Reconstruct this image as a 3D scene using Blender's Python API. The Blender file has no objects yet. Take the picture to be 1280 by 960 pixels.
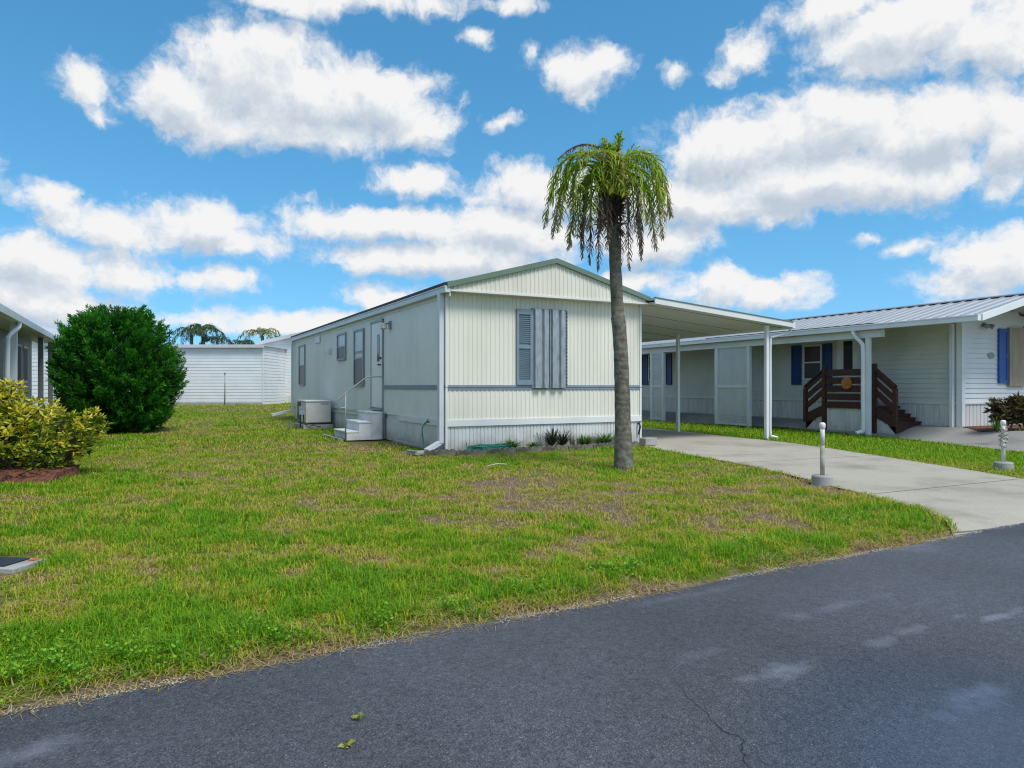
import bpy, bmesh, math, random
import numpy as np
from mathutils import Vector, Matrix
random.seed(7); rng = np.random.default_rng(11)
R = math.radians
sc = bpy.context.scene
col = sc.collection
FPX, HZ, CAMH = 870.0, 483.0, 1.2       # measured lens (px at 1280 wide), horizon row, eye height

# ------------------------------------------------------------------ helpers
def ray(px, py): return Vector(((px-640)/FPX, 1.0, (HZ-py)/FPX))
def gp(px, py, z=0.0):
    d = FPX*(CAMH-z)/(py-HZ); return Vector(((px-640)/FPX*d, d, z))
class Frame:
    def __init__(s, x, y, ang):
        s.o = Vector((x, y)); a = R(ang); s.ang = a
        s.u = Vector((math.cos(a), math.sin(a))); s.v = Vector((-math.sin(a), math.cos(a)))
    def hit(s, axis, val, px, py):
        r = ray(px, py); r2 = Vector((r.x, r.y)); n = s.u if axis == 'x' else s.v
        t = (val + s.o.dot(n))/r2.dot(n); p = r2*t - s.o
        return (p.dot(s.u), p.dot(s.v), CAMH + t*r.z)
    def loc(s, x, y):
        p = Vector((x, y)) - s.o; return p.dot(s.u), p.dot(s.v)
    def w(s, x, y): return s.o + s.u*x + s.v*y
HOME = Frame(-1.186, 12.58, 27.5); W, L = 4.36, 14.9
NB = Frame(10.53, 16.3, 25.0)
LH = Frame(-9.5, 12.9, 28.0)

def sst(a, b, x):
    t = np.clip((x-a)/(b-a), 0, 1); return t*t*(3-2*t)
# road edge: line through (0,3.72) with this direction
RD = np.array((0.874, 0.486)); RN = np.array((-0.486, 0.874))
def rdist(x, y): return x*RN[0] + (y-3.72)*RN[1]
def gz(x, y):
    x = np.asarray(x, float); y = np.asarray(y, float)
    d = rdist(x, y)
    z = -0.05 + 0.05*sst(-0.02, 0.3, d)
    z = z + 0.22*sst(25, 36, y)*sst(8, -2, x)
    nx = (x-NB.o.x)*NB.u.x + (y-NB.o.y)*NB.u.y
    z = z + 0.25*sst(-1.35, -0.1, nx)*sst(7.5, 10, y)
    return z
def _h(ix, iy, s):
    n = (ix.astype(np.int64)*374761393 + iy.astype(np.int64)*668265263 + s*1442695041) & 0x7fffffff
    n = ((n ^ (n >> 13))*1274126177) & 0x7fffffff
    return ((n ^ (n >> 16)) & 0xffff)/65535.0
def vnoise(x, y, sc_, s=0):
    x = np.asarray(x, float)*sc_; y = np.asarray(y, float)*sc_
    ix = np.floor(x); iy = np.floor(y); fx = x-ix; fy = y-iy
    fx = fx*fx*(3-2*fx); fy = fy*fy*(3-2*fy)
    a = _h(ix, iy, s); b = _h(ix+1, iy, s); c = _h(ix, iy+1, s); d = _h(ix+1, iy+1, s)
    return (a*(1-fx)+b*fx)*(1-fy) + (c*(1-fx)+d*fx)*fy
def fbm(x, y, sc_, s=0):
    return (vnoise(x, y, sc_, s)*.5 + vnoise(x, y, sc_*2.1, s+1)*.28 + vnoise(x, y, sc_*4.3, s+2)*.15 + vnoise(x, y, sc_*9, s+3)*.07)

def link(o): col.objects.link(o); return o
def thing(name, loc, rotz, label, cat, group=None):
    o = bpy.data.objects.new(name, None); link(o)
    o.location = loc; o.rotation_euler = (0, 0, rotz); o.empty_display_size = .2
    tag(o, label, cat, group); return o
def tag(o, label, cat, group=None, kind=None):
    if label: o['label'] = label
    if cat: o['category'] = cat
    if group: o['group'] = group
    if kind: o['kind'] = kind
    return o
def dup(root, loc, rotz, label, scale=None):
    r = root.copy(); link(r); r.location = loc; r.rotation_euler = (0, 0, rotz); r['label'] = label
    if scale: r.scale = (scale,)*3
    for ch in list(root.children):
        c = ch.copy(); link(c); c.parent = r
        for g in ch.children:
            d = g.copy(); link(d); d.parent = c
    return r

class MB:
    def __init__(s): s.v = []; s.f = []
    def poly(s, pts):
        n = len(s.v); s.v += [tuple(p) for p in pts]; s.f.append(tuple(range(n, n+len(pts))))
    def box(s, x0, x1, y0, y1, z0, z1, M=None):
        n = len(s.v)
        ps = [(x0,y0,z0),(x1,y0,z0),(x1,y1,z0),(x0,y1,z0),(x0,y0,z1),(x1,y0,z1),(x1,y1,z1),(x0,y1,z1)]
        if M: ps = [tuple(M @ Vector(p)) for p in ps]
        s.v += ps
        s.f += [tuple(n+i for i in q) for q in ((0,3,2,1),(4,5,6,7),(0,1,5,4),(1,2,6,5),(2,3,7,6),(3,0,4,7))]
        return s
    def bar(s, p, q, w, h, up=(0, 0, 1)):
        p = Vector(p); q = Vector(q); d = (q-p).normalized(); up = Vector(up)
        if abs(d.dot(up)) > .98: up = Vector((1, 0, 0))
        a = d.cross(up).normalized()*w/2; b = a.normalized().cross(d).normalized()*h/2
        n = len(s.v)
        for c in (p, q): s.v += [tuple(c-a-b), tuple(c+a-b), tuple(c+a+b), tuple(c-a+b)]
        s.f += [tuple(n+i for i in t) for t in ((0,3,2,1),(4,5,6,7),(0,1,5,4),(1,2,6,5),(2,3,7,6),(3,0,4,7))]
        return s
    def tube(s, pts, r, n=8, caps=True):
        pts = [Vector(p) for p in pts]; base = len(s.v); a = None
        rr = r if isinstance(r, (list, tuple)) else [r]*len(pts)
        for i, p in enumerate(pts):
            d = (pts[min(i+1, len(pts)-1)]-pts[max(i-1, 0)]).normalized()
            if a is None:
                a = d.cross(Vector((0, 0, 1)));
                if a.length < .05: a = d.cross(Vector((1, 0, 0)))
            else: a = a - d*a.dot(d)
            a.normalize(); b = d.cross(a)
            for k in range(n):
                t = 2*math.pi*k/n; s.v.append(tuple(p + (a*math.cos(t)+b*math.sin(t))*rr[i]))
        for i in range(len(pts)-1):
            for k in range(n):
                k2 = (k+1) % n
                s.f.append((base+i*n+k, base+i*n+k2, base+(i+1)*n+k2, base+(i+1)*n+k))
        if caps:
            s.f.append(tuple(base+k for k in reversed(range(n)))); s.f.append(tuple(base+(len(pts)-1)*n+k for k in range(n)))
        return s
    def lathe(s, cx, cy, prof, n=20):
        return s.tube([(cx, cy, z) for z, r in prof], [r for z, r in prof], n)
    def ribs(s, axis, a0, a1, off, z0, z1, pitch, depth, sign=-1, prof=((0,0),(.55,0),(.66,1),(.88,1)), ends=None):
        """vertical-ribbed sheet; z1 may be a function of the run"""
        pts = []; k = 0
        while a0 + k*pitch < a1:
            for f, d in prof:
                a = a0+(k+f)*pitch
                if a < a1: pts.append((a, off+sign*depth*d))
            k += 1
        pts.append((a1, off)); n = len(s.v)
        for a, o in pts:
            zt = z1(a) if callable(z1) else z1
            zb = z0(a) if callable(z0) else z0
            for z in (zb, zt): s.v.append((a, o, z) if axis == 'x' else (o, a, z))
        for i in range(len(pts)-1): s.f.append((n+2*i, n+2*i+2, n+2*i+3, n+2*i+1))
        return s
    def laps(s, axis, a0, a1, off, z0, z1, course=.118, depth=.022, sign=-1, top=None):
        z = z0
        while z < z1-1e-4:
            zt = min(z+course, z1)
            b0, b1 = a0, a1
            if top:      # gable: trim run to where the roof line lets it
                r = top(zt)
                if r is None: break
                b0, b1 = max(a0, r[0]), min(a1, r[1])
                if b1 <= b0: break
            o1 = off+sign*depth; o2 = off+sign*.002
            P = (lambda a, o, zz: (a, o, zz)) if axis == 'x' else (lambda a, o, zz: (o, a, zz))
            s.poly([P(b0, o1, z), P(b1, o1, z), P(b1, o2, zt), P(b0, o2, zt)])
            s.poly([P(b0, o2, z), P(b1, o2, z), P(b1, o1, z), P(b0, o1, z)])
            z = zt
        return s
    def build(s, name, m, parent=None, bevel=0, smooth=False, fix=True):
        me = bpy.data.meshes.new(name); me.from_pydata(s.v, [], s.f)
        if fix and len(s.f) < 20000:
            bm = bmesh.new(); bm.from_mesh(me); bmesh.ops.recalc_face_normals(bm, faces=bm.faces); bm.to_mesh(me); bm.free()
        o = bpy.data.objects.new(name, me); link(o)
        for mm in (m if isinstance(m, (list, tuple)) else [m]): me.materials.append(mm)
        if parent: o.parent = parent
        if smooth: me.polygons.foreach_set('use_smooth', [True]*len(me.polygons))
        if bevel:
            b = o.modifiers.new('Bevel', 'BEVEL'); b.width = bevel; b.segments = 2; b.limit_method = 'ANGLE'
        return o

def np_mesh(name, V, quads, tris, m, attrs=None, parent=None, smooth=False):
    """V (n,3); quads (q,4); tris (t,3)"""
    me = bpy.data.meshes.new(name)
    nq = 0 if quads is None else len(quads); nt = 0 if tris is None else len(tris)
    me.vertices.add(len(V)); me.vertices.foreach_set('co', np.asarray(V, np.float32).ravel())
    li = []
    if nq: li.append(np.asarray(quads).ravel())
    if nt: li.append(np.asarray(tris).ravel())
    li = np.concatenate(li).astype(np.int32)
    me.loops.add(len(li)); me.loops.foreach_set('vertex_index', li)
    st = np.concatenate([np.arange(nq)*4, nq*4+np.arange(nt)*3]).astype(np.int32)
    me.polygons.add(nq+nt); me.polygons.foreach_set('loop_start', st)
    if smooth: me.polygons.foreach_set('use_smooth', np.ones(nq+nt, bool))
    me.update(calc_edges=True); me.validate()
    for k, a in (attrs or {}).items():
        at = me.attributes.new(k, 'FLOAT', 'POINT'); at.data.foreach_set('value', np.asarray(a, np.float32))
    o = bpy.data.objects.new(name, me); link(o); me.materials.append(m)
    if parent: o.parent = parent
    return o

# ------------------------------------------------------------------ materials
def newmat(name):
    m = bpy.data.materials.new(name); m.use_nodes = True
    nt = m.node_tree; b = nt.nodes['Principled BSDF']; return m, nt, b
def N(nt, typ, **kw):
    n = nt.nodes.new(typ)
    for k, v in kw.items():
        if k.startswith('i_'): n.inputs[k[2:].replace('_', ' ')].default_value = v
        else: setattr(n, k, v)
    return n
def ramp(nt, stops):
    r = nt.nodes.new('ShaderNodeValToRGB'); e = r.color_ramp.elements
    e[0].position, e[0].color = stops[0][0], (*stops[0][1], 1)
    e[1].position, e[1].color = stops[-1][0], (*stops[-1][1], 1)
    for p, c in stops[1:-1]:
        x = e.new(p); x.color = (*c, 1)
    return r
def mat(name, c, rough=.5, var=.12, scale=3.0, bump=0, bscale=60, metal=0, spec=.4, dirt=None, stretch=None, splash=None):
    m, nt, b = newmat(name)
    tc = N(nt, 'ShaderNodeTexCoord'); src = tc.outputs['Object']
    if stretch:
        mp = N(nt, 'ShaderNodeMapping'); mp.inputs['Scale'].default_value = stretch
        nt.links.new(src, mp.inputs[0]); src = mp.outputs[0]
    n = N(nt, 'ShaderNodeTexNoise'); n.inputs['Scale'].default_value = scale; n.inputs['Detail'].default_value = 6
    nt.links.new(src, n.inputs['Vector'])
    d = dirt or tuple(x*(1-2*var) for x in c)
    r = ramp(nt, [(.3, d), (.55, c), (.8, tuple(min(1, x*(1+var*.6)) for x in c))])
    nt.links.new(n.outputs['Fac'], r.inputs[0]); nt.links.new(r.outputs[0], b.inputs['Base Color'])
    if splash:      # mud splashed up from the ground, and thin run marks
        sp_ = N(nt, 'ShaderNodeSeparateXYZ'); nt.links.new(tc.outputs['Object'], sp_.inputs[0])
        ns = N(nt, 'ShaderNodeTexNoise'); ns.inputs['Scale'].default_value = 5; ns.inputs['Detail'].default_value = 8; nt.links.new(tc.outputs['Object'], ns.inputs['Vector'])
        a1 = N(nt, 'ShaderNodeMath', operation='MULTIPLY_ADD'); a1.inputs[1].default_value = -.55; nt.links.new(ns.outputs['Fac'], a1.inputs[0]); nt.links.new(sp_.outputs[2], a1.inputs[2])
        mr = N(nt, 'ShaderNodeMapRange'); mr.inputs[1].default_value = -.27; mr.inputs[2].default_value = .02; mr.inputs[3].default_value = .75; mr.inputs[4].default_value = 0; nt.links.new(a1.outputs[0], mr.inputs[0])
        mp2 = N(nt, 'ShaderNodeMapping'); mp2.inputs['Scale'].default_value = (9, 9, .35); nt.links.new(tc.outputs['Object'], mp2.inputs[0])
        nr = N(nt, 'ShaderNodeTexNoise'); nr.inputs['Scale'].default_value = 2; nr.inputs['Detail'].default_value = 4; nt.links.new(mp2.outputs[0], nr.inputs['Vector'])
        m3 = N(nt, 'ShaderNodeMapRange'); m3.inputs[1].default_value = .58; m3.inputs[2].default_value = .75; m3.inputs[4].default_value = .30; nt.links.new(nr.outputs['Fac'], m3.inputs[0])
        mxx = N(nt, 'ShaderNodeMath', operation='MAXIMUM'); nt.links.new(mr.outputs[0], mxx.inputs[0]); nt.links.new(m3.outputs[0], mxx.inputs[1])
        mz = N(nt, 'ShaderNodeMix', data_type='RGBA'); nt.links.new(mxx.outputs[0], mz.inputs[0]); nt.links.new(r.outputs[0], mz.inputs[6]); mz.inputs[7].default_value = (*splash, 1); nt.links.new(mz.outputs[2], b.inputs['Base Color'])
    b.inputs['Roughness'].default_value = rough; b.inputs['Metallic'].default_value = metal
    b.inputs['Specular IOR Level'].default_value = spec
    if bump:
        n2 = N(nt, 'ShaderNodeTexNoise'); n2.inputs['Scale'].default_value = bscale; n2.inputs['Detail'].default_value = 4
        nt.links.new(src, n2.inputs['Vector'])
        bp = N(nt, 'ShaderNodeBump'); bp.inputs['Strength'].default_value = bump; bp.inputs['Distance'].default_value = .02
        nt.links.new(n2.outputs['Fac'], bp.inputs['Height']); nt.links.new(bp.outputs[0], b.inputs['Normal'])
    return m
M = {}
M['cream'] = mat('cream siding paint', (.765,.735,.63), .45, .05, 1.2, bump=.10, bscale=2.4, stretch=(1.5,1.5,.35), dirt=(.69,.66,.555), splash=(.56,.55,.48))
M['cream2'] = mat('cream side paint', (.775,.77,.71), .36, .05, .9, bump=.12, bscale=1.8, stretch=(1.5,1.5,.3), dirt=(.71,.71,.65), splash=(.54,.56,.53))
M['skirt'] = mat('skirting vinyl', (.67,.67,.645), .5, .07, 2.0, stretch=(2,2,.4), dirt=(.56,.55,.51), splash=(.36,.33,.27))
M['trim'] = mat('white trim paint', (.72,.72,.69), .4, .04, 2)
M['white'] = mat('white aluminium', (.76,.77,.77), .38, .04, 2)
M['gutter'] = mat('gutter enamel', (.60,.63,.64), .35, .05, 2)
M['greentrim'] = mat('sage green metal', (.15,.22,.165), .45, .08, 3)
M['darkroof'] = mat('dark roof edge', (.03,.034,.033), .6, .2, 4)
M['stripe'] = mat('blue grey band', (.23,.28,.33), .45, .06, 4)
M['stripedark'] = mat('dark band groove', (.10,.13,.17), .5, .06, 4)
M['shutter'] = mat('blue grey shutter', (.19,.265,.32), .5, .06, 4)
M['galv'] = mat('galvanised panel', (.42,.44,.455), .34, .16, 22, metal=.55, stretch=(1,1,.25))
M['dark'] = mat('dark gap', (.012,.013,.014), .6, .1, 4)
M['black'] = mat('black metal', (.02,.02,.022), .4, .1, 8)
M['grey'] = mat('grey metal', (.24,.26,.28), .45, .1, 8, metal=.3)
M['pole'] = mat('weathered pole grey', (.30,.31,.32), .5, .15, 6, metal=.2)
M['frame'] = mat('aluminium window frame', (.28,.29,.31), .4, .06, 6, metal=.3)
M['blind'] = mat('white blind', (.62,.64,.62), .3, .08, 3, stretch=(1,1,8))
M['steps'] = mat('painted concrete steps', (.68,.69,.70), .7, .05, 4, bump=.15, bscale=70, dirt=(.52,.52,.5))
M['conc'] = mat('weathered concrete', (.36,.355,.335), .85, .16, 3, bump=.3, bscale=90)
M['edging'] = mat('old edging concrete', (.20,.175,.14), .9, .45, 7, bump=.5, bscale=60)
M['ac'] = mat('beige air conditioner enamel', (.50,.51,.48), .45, .05, 3)
M['aclight'] = mat('pale enamel', (.56,.58,.57), .45, .05, 3)
M['hose'] = mat('green hose', (.02,.22,.13), .4, .15, 12)
M['soffit'] = mat('soffit white', (.64,.65,.64), .5, .04, 2)
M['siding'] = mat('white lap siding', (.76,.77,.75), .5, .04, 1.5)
M['sidingshade'] = mat('shaded lap siding', (.63,.645,.575), .5, .05, 1.5)  # darker copy of the siding, shade of the porch side put into its colour
M['backsiding'] = mat('pale blue grey siding', (.70,.72,.735), .5, .04, 1.5)
M['blue'] = mat('cobalt shutter', (.025,.105,.36), .45, .08, 5)
M['navy'] = mat('navy shutter', (.016,.05,.20), .45, .08, 5)
M['plywood'] = mat('tan plywood', (.42,.335,.23), .7, .12, 3, stretch=(5,5,.5))
M['brownwood'] = mat('dark brown deck stain', (.068,.025,.018), .55, .25, 5, stretch=(1,1,6))
M['orange'] = mat('orange ornament', (.45,.17,.03), .5, .2, 8)
M['metalroof'] = mat('pale metal roof', (.58,.60,.62), .36, .06, 1.2, metal=.15)
M['seam'] = mat('roof seam metal', (.36,.38,.40), .4, .06, 2, metal=.2)
M['metalroofdark'] = mat('weathered shingle roof', (.16,.165,.17), .7, .15, 4)
M['pvc'] = mat('aged pvc', (.72,.71,.66), .45, .08, 5, dirt=(.45,.42,.35))
M['pvcdirty'] = mat('mildewed pvc', (.50,.48,.41), .55, .25, 7, stretch=(1,1,.5), dirt=(.2,.19,.14))
M['lattice'] = mat('white lattice vinyl', (.70,.71,.70), .5, .04, 3)
M['mulch'] = mat('red brown mulch', (.17,.062,.036), .95, .45, 14, bump=1.0, bscale=45)
M['soil'] = mat('grey brown bed soil', (.13,.10,.075), .95, .4, 10, bump=.8, bscale=40)
M['rust'] = mat('plain orange plastic', (.62,.10,.03), .5, .1, 8)
M['wood'] = mat('dry stick bark', (.45,.40,.32), .8, .2, 20)
M['barkbrown'] = mat('brown leaf base', (.085,.055,.045), .9, .35, 14, bump=.6, bscale=40)
M['bark'] = mat('shrub bark', (.10,.075,.05), .9, .3, 12, bump=.5)
M['housewall'] = mat('grey porch wall', (.24,.25,.25), .55, .06, 2)
def glass(name, c, rough=.06):
    m, nt, b = newmat(name); b.inputs['Base Color'].default_value = (*c, 1); b.inputs['Roughness'].default_value = rough
    b.inputs['Specular IOR Level'].default_value = .6
    n = N(nt, 'ShaderNodeTexNoise'); n.inputs['Scale'].default_value = 2.5
    bp = N(nt, 'ShaderNodeBump'); bp.inputs['Strength'].default_value = .04
    nt.links.new(n.outputs['Fac'], bp.inputs['Height']); nt.links.new(bp.outputs[0], b.inputs['Normal']); return m
M['glass'] = glass('dark glass', (.03,.034,.045)); M['screen'] = glass('insect screen', (.05,.052,.065), .35)
M['brownglass'] = glass('curtained glass', (.06,.05,.045), .15)

def foliage(name, stops, attr='rnd', trans=.25, rough=.5, spec=.25):
    m, nt, b = newmat(name)
    a = N(nt, 'ShaderNodeAttribute', attribute_name=attr)
    r = ramp(nt, stops); nt.links.new(a.outputs['Fac'], r.inputs[0])
    nt.links.new(r.outputs[0], b.inputs['Base Color']); b.inputs['Roughness'].default_value = rough
    b.inputs['Specular IOR Level'].default_value = spec
    t = N(nt, 'ShaderNodeBsdfTranslucent'); nt.links.new(r.outputs[0], t.inputs[0])
    mx = N(nt, 'ShaderNodeMixShader'); mx.inputs[0].default_value = trans
    out = nt.nodes['Material Output']
    nt.links.new(b.outputs[0], mx.inputs[1]); nt.links.new(t.outputs[0], mx.inputs[2]); nt.links.new(mx.outputs[0], out.inputs[0])
    return m

# grass: colour from the 'dry' value of the place plus a per-blade random
def grass_mat():
    m, nt, b = newmat('grass blades')
    a = N(nt, 'ShaderNodeAttribute', attribute_name='dry'); q = N(nt, 'ShaderNodeAttribute', attribute_name='rnd')
    r = ramp(nt, [(0, (.12,.305,.006)), (.22, (.21,.37,.008)), (.45, (.365,.405,.018)), (.64, (.46,.40,.05)), (.83, (.45,.33,.13)), (1, (.46,.34,.20))])
    ad = N(nt, 'ShaderNodeMath', operation='MULTIPLY_ADD'); ad.inputs[1].default_value = .66
    nt.links.new(q.outputs['Fac'], ad.inputs[0])
    sb = N(nt, 'ShaderNodeMath', operation='SUBTRACT'); sb.inputs[1].default_value = .31
    nt.links.new(a.outputs['Fac'], sb.inputs[0]); nt.links.new(sb.outputs[0], ad.inputs[2]); nt.links.new(ad.outputs[0], r.inputs[0])
    nt.links.new(r.outputs[0], b.inputs['Base Color']); b.inputs['Roughness'].default_value = .55; b.inputs['Specular IOR Level'].default_value = .2
    t = N(nt, 'ShaderNodeBsdfTranslucent'); nt.links.new(r.outputs[0], t.inputs[0])
    mx = N(nt, 'ShaderNodeMixShader'); mx.inputs[0].default_value = .3; out = nt.nodes['Material Output']
    nt.links.new(b.outputs[0], mx.inputs[1]); nt.links.new(t.outputs[0], mx.inputs[2]); nt.links.new(mx.outputs[0], out.inputs[0])
    return m
M['grass'] = grass_mat()
def lawn_mat():
    m, nt, b = newmat('lawn soil and thatch')
    a = N(nt, 'ShaderNodeAttribute', attribute_name='dry')
    tc = N(nt, 'ShaderNodeTexCoord')
    n = N(nt, 'ShaderNodeTexNoise'); n.inputs['Scale'].default_value = 28; n.inputs['Detail'].default_value = 8; n.inputs['Roughness'].default_value = .7
    nt.links.new(tc.outputs['Object'], n.inputs['Vector'])
    r1 = ramp(nt, [(.3, (.07,.10,.012)), (.7, (.16,.20,.025))]); r2 = ramp(nt, [(.3, (.07,.048,.032)), (.5, (.17,.125,.08)), (.72, (.31,.24,.165))])
    nt.links.new(n.outputs['Fac'], r1.inputs[0]); nt.links.new(n.outputs['Fac'], r2.inputs[0])
    mp = N(nt, 'ShaderNodeMapRange'); mp.inputs[1].default_value = .2; mp.inputs[2].default_value = .7
    nt.links.new(a.outputs['Fac'], mp.inputs[0])
    mx = N(nt, 'ShaderNodeMix', data_type='RGBA'); nt.links.new(mp.outputs[0], mx.inputs[0])
    nt.links.new(r1.outputs[0], mx.inputs[6]); nt.links.new(r2.outputs[0], mx.inputs[7]); nt.links.new(mx.outputs[2], b.inputs['Base Color'])
    b.inputs['Roughness'].default_value = .95; b.inputs['Specular IOR Level'].default_value = .1
    bp = N(nt, 'ShaderNodeBump'); bp.inputs['Strength'].default_value = .8; bp.inputs['Distance'].default_value = .03
    nt.links.new(n.outputs['Fac'], bp.inputs['Height']); nt.links.new(bp.outputs[0], b.inputs['Normal'])
    return m
M['lawn'] = lawn_mat()
def asphalt():
    m, nt, b = newmat('asphalt'); L_ = nt.links.new
    tc = N(nt, 'ShaderNodeTexCoord'); o = tc.outputs['Object']
    v = N(nt, 'ShaderNodeTexVoronoi'); v.inputs['Scale'].default_value = 200; L_(o, v.inputs['Vector'])
    rs = ramp(nt, [(0, (.018,.019,.023)), (.35, (.046,.049,.058)), (.75, (.083,.088,.101)), (.92, (.125,.13,.142)), (1, (.28,.28,.28))])
    L_(v.outputs['Color'], rs.inputs[0])
    n = N(nt, 'ShaderNodeTexNoise'); n.inputs['Scale'].default_value = .55; n.inputs['Detail'].default_value = 7; n.inputs['Distortion'].default_value = .4
    L_(o, n.inputs['Vector'])
    r2 = ramp(nt, [(.3, (.70,.70,.73)), (.48, (1,1,1)), (.6, (1.2,1.2,1.22)), (.66, (1.75,1.78,1.85)), (.74, (2.2,2.25,2.35))]); L_(n.outputs['Fac'], r2.inputs[0])
    mu = N(nt, 'ShaderNodeMix', data_type='RGBA', blend_type='MULTIPLY'); mu.inputs[0].default_value = 1
    L_(rs.outputs[0], mu.inputs[6]); L_(r2.outputs[0], mu.inputs[7])
    v2 = N(nt, 'ShaderNodeTexNoise'); v2.inputs['Scale'].default_value = 38; v2.inputs['Detail'].default_value = 5; L_(o, v2.inputs['Vector'])
    rp2 = ramp(nt, [(.30, (.68,.68,.70)), (.46, (1,1,1)), (.7, (1.18,1.18,1.18))]); L_(v2.outputs['Fac'], rp2.inputs[0])
    mu2 = N(nt, 'ShaderNodeMix', data_type='RGBA', blend_type='MULTIPLY'); mu2.inputs[0].default_value = 1; L_(mu.outputs[2], mu2.inputs[6]); L_(rp2.outputs[0], mu2.inputs[7])
    base_o = mu2.outputs[2]; pn = N(nt, 'ShaderNodeTexNoise'); pn.inputs['Scale'].default_value = 7; pn.inputs['Detail'].default_value = 6; L_(o, pn.inputs['Vector'])
    ca, sa = RD
    for (px, py, la, lb, st) in ((975,838,.22,.07,.8),(1140,788,.22,.06,.5),(880,818,.2,.06,.3),(1245,772,.26,.04,.8),(1110,800,.2,.05,.4),(1040,760,.5,.07,.35),(1195,772,.1,.03,.5),(10,945,.25,.08,.6),(860,745,.5,.05,.25),(1215,870,.28,.10,.6)):
        c = gp(px, py, -.045)
        vm = N(nt, 'ShaderNodeVectorMath', operation='SUBTRACT'); vm.inputs[1].default_value = (c.x, c.y, -.042); L_(o, vm.inputs[0])
        mp = N(nt, 'ShaderNodeMapping', vector_type='TEXTURE'); mp.inputs['Rotation'].default_value = (0, 0, math.atan2(sa, ca)); mp.inputs['Scale'].default_value = (la, lb, 1); L_(vm.outputs[0], mp.inputs[0])
        ln = N(nt, 'ShaderNodeVectorMath', operation='LENGTH'); L_(mp.outputs[0], ln.inputs[0])
        an = N(nt, 'ShaderNodeMath', operation='MULTIPLY_ADD'); an.inputs[1].default_value = 3.0; L_(pn.outputs['Fac'], an.inputs[0]); L_(ln.outputs['Value'], an.inputs[2])
        f = N(nt, 'ShaderNodeMapRange', interpolation_type='SMOOTHSTEP'); f.inputs[1].default_value = 1.5; f.inputs[2].default_value = 2.7; f.inputs[3].default_value = st*.6; f.inputs[4].default_value = 0; L_(an.outputs[0], f.inputs[0])
        mm_ = N(nt, 'ShaderNodeMix', data_type='RGBA'); L_(f.outputs[0], mm_.inputs[0]); L_(base_o, mm_.inputs[6]); mm_.inputs[7].default_value = (.24,.26,.31,1); base_o = mm_.outputs[2]
    # one meandering crack near the camera
    sx = N(nt, 'ShaderNodeSeparateXYZ'); L_(o, sx.inputs[0])
    nw = N(nt, 'ShaderNodeTexNoise'); nw.inputs['Scale'].default_value = 4; nw.inputs['Detail'].default_value = 6; L_(o, nw.inputs['Vector'])
    # line from gp(835,832) to gp(972,960)
    p0 = gp(835, 832); p1 = gp(990, 990); d = (p1-p0); ln = d.length; d /= ln; nx = (-d.y, d.x)
    def lin(ax, ay, c):
        a1 = N(nt, 'ShaderNodeMath', operation='MULTIPLY_ADD'); a1.inputs[1].default_value = ax; a1.inputs[2].default_value = c; L_(sx.outputs[0], a1.inputs[0])
        a2 = N(nt, 'ShaderNodeMath', operation='MULTIPLY_ADD'); a2.inputs[1].default_value = ay; L_(sx.outputs[1], a2.inputs[0]); L_(a1.outputs[0], a2.inputs[2]); return a2
    across = lin(nx[0], nx[1], -(nx[0]*p0.x+nx[1]*p0.y)); along = lin(d.x, d.y, -(d.x*p0.x+d.y*p0.y))
    wob = N(nt, 'ShaderNodeMath', operation='MULTIPLY_ADD'); wob.inputs[1].default_value = .28; L_(nw.outputs['Fac'], wob.inputs[0]); L_(across.outputs[0], wob.inputs[2])
    ab = N(nt, 'ShaderNodeMath', operation='SUBTRACT'); ab.inputs[1].default_value = .14; L_(wob.outputs[0], ab.inputs[0])
    aa = N(nt, 'ShaderNodeMath', operation='ABSOLUTE'); L_(ab.outputs[0], aa.inputs[0])
    ck = N(nt, 'ShaderNodeMapRange'); ck.inputs[1].default_value = .0015; ck.inputs[2].default_value = .006; ck.inputs[3].default_value = 1; ck.inputs[4].default_value = 0
    L_(aa.outputs[0], ck.inputs[0])
    e1 = N(nt, 'ShaderNodeMapRange'); e1.inputs[1].default_value = 0; e1.inputs[2].default_value = .25; L_(along.outputs[0], e1.inputs[0])
    mk = N(nt, 'ShaderNodeMath', operation='MULTIPLY'); L_(ck.outputs[0], mk.inputs[0]); L_(e1.outputs[0], mk.inputs[1])
    mc = N(nt, 'ShaderNodeMix', data_type='RGBA'); L_(mk.outputs[0], mc.inputs[0]); L_(base_o, mc.inputs[6]); mc.inputs[7].default_value = (.012,.012,.013,1)
    # damp patch in the near right: smoother, darker, blue sky reflection painted in
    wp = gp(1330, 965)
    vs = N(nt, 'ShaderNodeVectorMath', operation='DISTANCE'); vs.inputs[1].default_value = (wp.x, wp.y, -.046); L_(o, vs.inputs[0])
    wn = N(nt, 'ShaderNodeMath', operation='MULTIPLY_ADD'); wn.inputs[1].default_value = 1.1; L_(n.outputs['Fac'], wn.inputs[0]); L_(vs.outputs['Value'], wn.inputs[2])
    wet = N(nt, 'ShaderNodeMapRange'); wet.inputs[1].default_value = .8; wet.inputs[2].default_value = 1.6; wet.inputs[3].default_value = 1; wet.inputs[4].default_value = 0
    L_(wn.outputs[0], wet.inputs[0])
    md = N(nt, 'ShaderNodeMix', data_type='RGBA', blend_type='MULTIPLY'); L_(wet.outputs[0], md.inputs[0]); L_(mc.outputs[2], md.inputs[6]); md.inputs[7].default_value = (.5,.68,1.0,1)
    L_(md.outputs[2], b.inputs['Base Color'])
    rr = N(nt, 'ShaderNodeMapRange'); rr.inputs[3].default_value = .62; rr.inputs[4].default_value = .28; L_(wet.outputs[0], rr.inputs[0]); L_(rr.outputs[0], b.inputs['Roughness'])
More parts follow.
